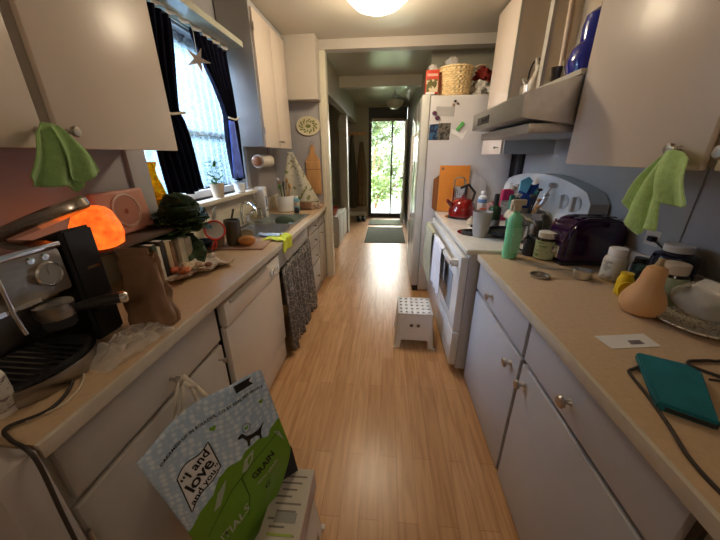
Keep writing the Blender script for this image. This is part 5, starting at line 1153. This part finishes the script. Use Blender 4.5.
# carton on second stool
t = stool('white plastic stool under the printed carton at the bottom of the picture', (-.385, .57, 0), .05)
t = thing('flat_carton', 'worn printed cardboard carton lying on the stool behind the pet food bag', 'carton', (-.33, .60, .3025), .02)
B = MB(); B.box((-.035, -.30, 0), (.095, .125, .095), .004); B.done('carton_body', mat('pale_pink_carton', (.56, .44, .40), .7, var=.08), t)
B = MB(); B.box((-.033, -.298, .0952), (.092, .122, .0962)); B.done('top_sheet', mat('newsprint', (.55, .50, .42), .8, var=.06), t)
B = MB()
for k in range(16): B.box((-.02+.01*(k % 3), .09-k*.022, .0964), (.075-.012*(k % 4), .096-k*.022, .0968))
B.done('printed_lines', mat('grey_text', (.20, .18, .15), .8), t)
B = MB(); B.box((.0, -.05, .0964), (.07, -.02, .0969)); B.done('grey_block', mat('grey_ink_block', (.30, .29, .26), .8), t)
B = MB(); B.box((-.01, -.085, .0964), (.07, -.078, .0969)); B.done('green_line', mat('green_ink_line', (.35, .45, .08), .8), t)
B = MB(); g0 = [org+ux*(W0*u_)+uz*(HB*v_)+nb*.02 for u_, v_ in ((.97, .58), (1.0, .66), (.97, .985), (.30, .985))]
tp = bpy.data.objects['pet_food_bag']; B.prism(g0, nb*-.05); B.done('black_wedge', M_blackm, tp)  # black wedge filling the lower right corner of the bag
# tote straps hanging on the knob
t = thing('tote_straps', 'cream fabric tote straps looped over the near left drawer knob', 'tote bag', (-.715, .77, .735))
def strap(B, P, w, wd):
    """flat ribbon of width w, across direction wd"""
    P = [Vector(p) for p in P]; wd = Vector(wd).normalized()*w/2
    for i in range(len(P)-1): 
        q_ = [B.bm.verts.new(v) for v in (P[i]-wd, P[i+1]-wd, P[i+1]+wd, P[i]+wd)]; B.bm.faces.new(q_)
B = MB(); strap(B, [(.0, -.10, -.22), (.005, -.06, -.10), (.01, -.02, .0), (.012, -.005, .012), (.012, .01, .008), (.02, .05, -.08), (.03, .10, -.2)], .02, (0, .8, .25)); B.done('strap', M_ltan, t, thick=.003)
B = MB(); strap(B, [(.012, -.06, -.22), (.014, -.03, -.10), (.016, .0, -.01), (.018, .03, -.06), (.02, .035, -.12), (.03, .04, -.22)], .018, (0, .9, .1)); B.done('strap', M_ltan, t, thick=.003)
B = MB(); B.box((-.0, -.13, -.60), (.04, .17, -.20), .015, 3); B.done('tote_body', M_ltan, t)

# ================================================================ FAR ROOM
B = MB(); B.box((-.37, -.62, 0), (.37, .62, .008), .003); solo(B, 'door_mat', mat('grey_green_mat', (.10, .11, .08), .95, bump=.6, bscale=80), 'dark grey-green mat on the floor before the far door', 'mat', (-.02, 5.75, 0))
B = MB(); B.box((-.38, -.28, 0), (.36, .28, .012), .003); solo(B, 'door_mat', mat('pale_green_mat', (.24, .28, .20), .95, bump=.5, bscale=60), 'pale green mat right at the far door sill', 'mat', (-.02, 6.85, 0))
t = thing('pendant_lamp', 'frosted glass bowl lamp hanging from the far room ceiling', 'ceiling lamp', (.09, 5.75, 2.20))
B = MB(); B.lathe([(0, -.0), (.06, .008), (.12, .05), (.15, .10), (.155, .13), (.15, .13), (.115, .055), (0, .01)], seg=30); B.done('glass_bowl', mat('frosted_bowl_glass', (.60, .60, .45), .3, trans=.3), t)
B = MB(); B.cyl((0, 0, .1), (0, 0, .34), .006); B.lathe([(.06, .33), (.05, .34)], seg=20); 
for k in range(3): B.tube([(.14*math.cos(k*2.1), .14*math.sin(k*2.1), .13), (0, 0, .25)], .003, 6)
B.done('hanger', M_nickel, t)
# kitchen ceiling light
t = thing('ceiling_light', 'round glowing dome light on the kitchen ceiling', 'ceiling lamp', (-.10, 2.60, 2.54))
B = MB(); B.lathe([(.245, -.001), (.245, -.02), (.23, -.03), (.225, -.001)], seg=40); B.done('ring', M_nickel, t)
B = MB(); B.lathe([(0, -.135), (.08, -.126), (.16, -.096), (.215, -.05), (.23, -.02)], seg=40, cap=False); B.done('glass_dome', mat('glowing_dome', (1, .92, .70), .3, emit=3.2, var=.03), t)
s2o.location = (-.10, 2.60, 2.36)
# white low cabinet with red basin in the left opening
t = thing('low_cabinet', 'white low cabinet in the opening left of the far hallway', 'cabinet', (-.80, 5.30, 0))
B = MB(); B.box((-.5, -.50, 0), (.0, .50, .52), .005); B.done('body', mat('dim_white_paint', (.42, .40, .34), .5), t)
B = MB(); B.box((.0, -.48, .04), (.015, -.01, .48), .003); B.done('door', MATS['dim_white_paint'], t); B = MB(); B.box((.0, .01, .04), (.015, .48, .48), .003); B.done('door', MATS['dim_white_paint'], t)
B = MB(); B.lathe([(.13, 0), (.19, .12), (.20, .125), (.185, .125), (.12, .01), (0, .01)], seg=30); solo(B, 'red_basin', mat('dull_red_basin', (.35, .07, .04), .4), 'dull red basin on the low white cabinet', 'basin', (-1.0, 5.0, .521))
cl = [((-1.02, 4.98, .66), (.05, .05, .08), (.25, .10, .05), 'brown lump piled in the red basin'), ((-1.15, 5.45, .64), (.09, .09, .12), (.10, .08, .06), 'dark brown bundle behind the red basin'), ((-1.12, 5.6, .9), (.10, .08, .16), (.05, .04, .03), 'black hanging bag over the low cabinet'),
      ((-1.25, 5.2, 1.0), (.06, .06, .07), (.30, .28, .24), 'pale round object high in the dim opening')]
B = MB(); B.box((-.34, -1.1, 0), (.0, 1.1, .03)); B.box((-.34, -1.1, .5), (0, 1.1, .53)); B.box((-.34, -1.1, -1.2), (-.31, 1.1, 1.2)); B.box((-.34, 1.07, -1.2), (0, 1.1, 1.2)); B.box((-.34, -1.1, -1.2), (0, -1.07, 1.2))
solo(B, 'wall_shelving', mat('dark_shelf_wood', (.09, .06, .035), .6), 'dark open shelving in the dim pantry opening', 'shelving', (-1.35, 5.3, 1.2))
rr = random.Random(12)
kinds = ['dark tin', 'brown jar', 'grey pot', 'tan box', 'pale bowl', 'black pan']
for k in range(12):
    z = 1.231 if k < 6 else 1.731; y = 4.45+.32*(k % 6); h = rr.uniform(.12, .26); r_ = rr.uniform(.06, .10)
    B = MB(); B.lathe([(r_*.8, 0), (r_, h*.2), (r_, h*.8), (r_*.6, h), (0, h)], seg=14)
    solo(B, 'pantry_container', mat('pantry_%s' % 'abcdef'[k % 6], ((.08, .07, .06), (.20, .10, .05), (.18, .18, .17), (.35, .26, .16), (.4, .38, .32), (.02, .02, .02))[k % 6], .5), '%s on the %s pantry shelf, number %s from the kitchen' % (kinds[k % 6], 'lower' if k < 6 else 'upper', ('one', 'two', 'three', 'four', 'five', 'six')[k % 6]), 'container', (-1.50, y, z), group='containers on the pantry shelves')
for (c, r_, col, lb) in cl:
    pass
B = MB(); B.ball((0, 0, .07), (.10, .09, .07), 18, 12, nz=.5); solo(B, 'produce_heap', mat('brown_heap', (.20, .08, .04), .7, var=.3), 'brown heap piled in the dull red basin', 'food', (-1.0, 5.0, .535))
B = MB(); B.ball((0, 0, .14), (.12, .12, .14), 18, 12, nz=.5); solo(B, 'cloth_bundle', mat('dark_bundle', (.10, .08, .06), .9), 'dark cloth bundle behind the red basin', 'bundle', (-1.08, 5.50, .521))
t = thing('floor_bucket', 'yellow topped white bucket on the floor past the doorway post', 'bucket', (-.93, 4.55, 0))
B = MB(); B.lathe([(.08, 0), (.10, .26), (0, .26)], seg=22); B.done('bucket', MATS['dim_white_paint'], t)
B = MB(); B.ball((0, 0, .28), (.10, .09, .04), 16, 8, nz=.4); B.done('yellow_rag', M_yellow, t)
# coats on the far wall
def coat(x, zt, zb, w, m, label):
    B = MB()
    def f(u, v):
        a = u*2*PI; ww = w*(.35+.65*min(1, v*2.2)); return Vector((ww*math.cos(a), .07*math.sin(a)*(.5+v)+.012*math.sin(a*7)*v, (zt-zb)*(1-v)))
    B.grid(f, 40, 16); solo(B, 'hanging_coat', m, label, 'coat', (x, 7.44, zb), thick=.004)
coat(-.62, 1.75, .30, .12, mat('brown_coat', (.16, .10, .05), .9), 'brown coat hanging on the far wall left of the glazed door')
coat(-.84, 1.9, .25, .09, mat('dark_olive_coat', (.07, .06, .035), .9), 'dark olive coat hanging left of the brown coat')
coat(-1.04, 1.9, .4, .08, mat('beige_coat', (.30, .25, .17), .9), 'beige coat hanging farthest left on the far wall')
B = MB(); B.box((-1.2, 7.50, 1.9), (-.52, 7.535, 1.97), .004); solo(B, 'coat_rack', M_woodl, 'wooden peg rail on the far wall above the coats', 'coat rack')
for k, (x, y, rz) in enumerate(((-.66, 7.0, .3), (-.55, 7.05, .2))):
    t = thing('shoe', ['left dark shoe on the floor by the far wall', 'right dark shoe on the floor nearer the door'][k], 'shoe', (x, y, 0), rz, 'dark shoes by the far wall')
    B = MB(); B.ball((0, 0, .045), (.045, .12, .04), 16, 10); B.ball((0, .06, .07), (.038, .05, .05), 14, 8); B.done('upper', M_blackm, t)
    B = MB(); B.box((-.045, -.12, 0), (.045, .12, .018), .008); B.done('sole', M_black, t)
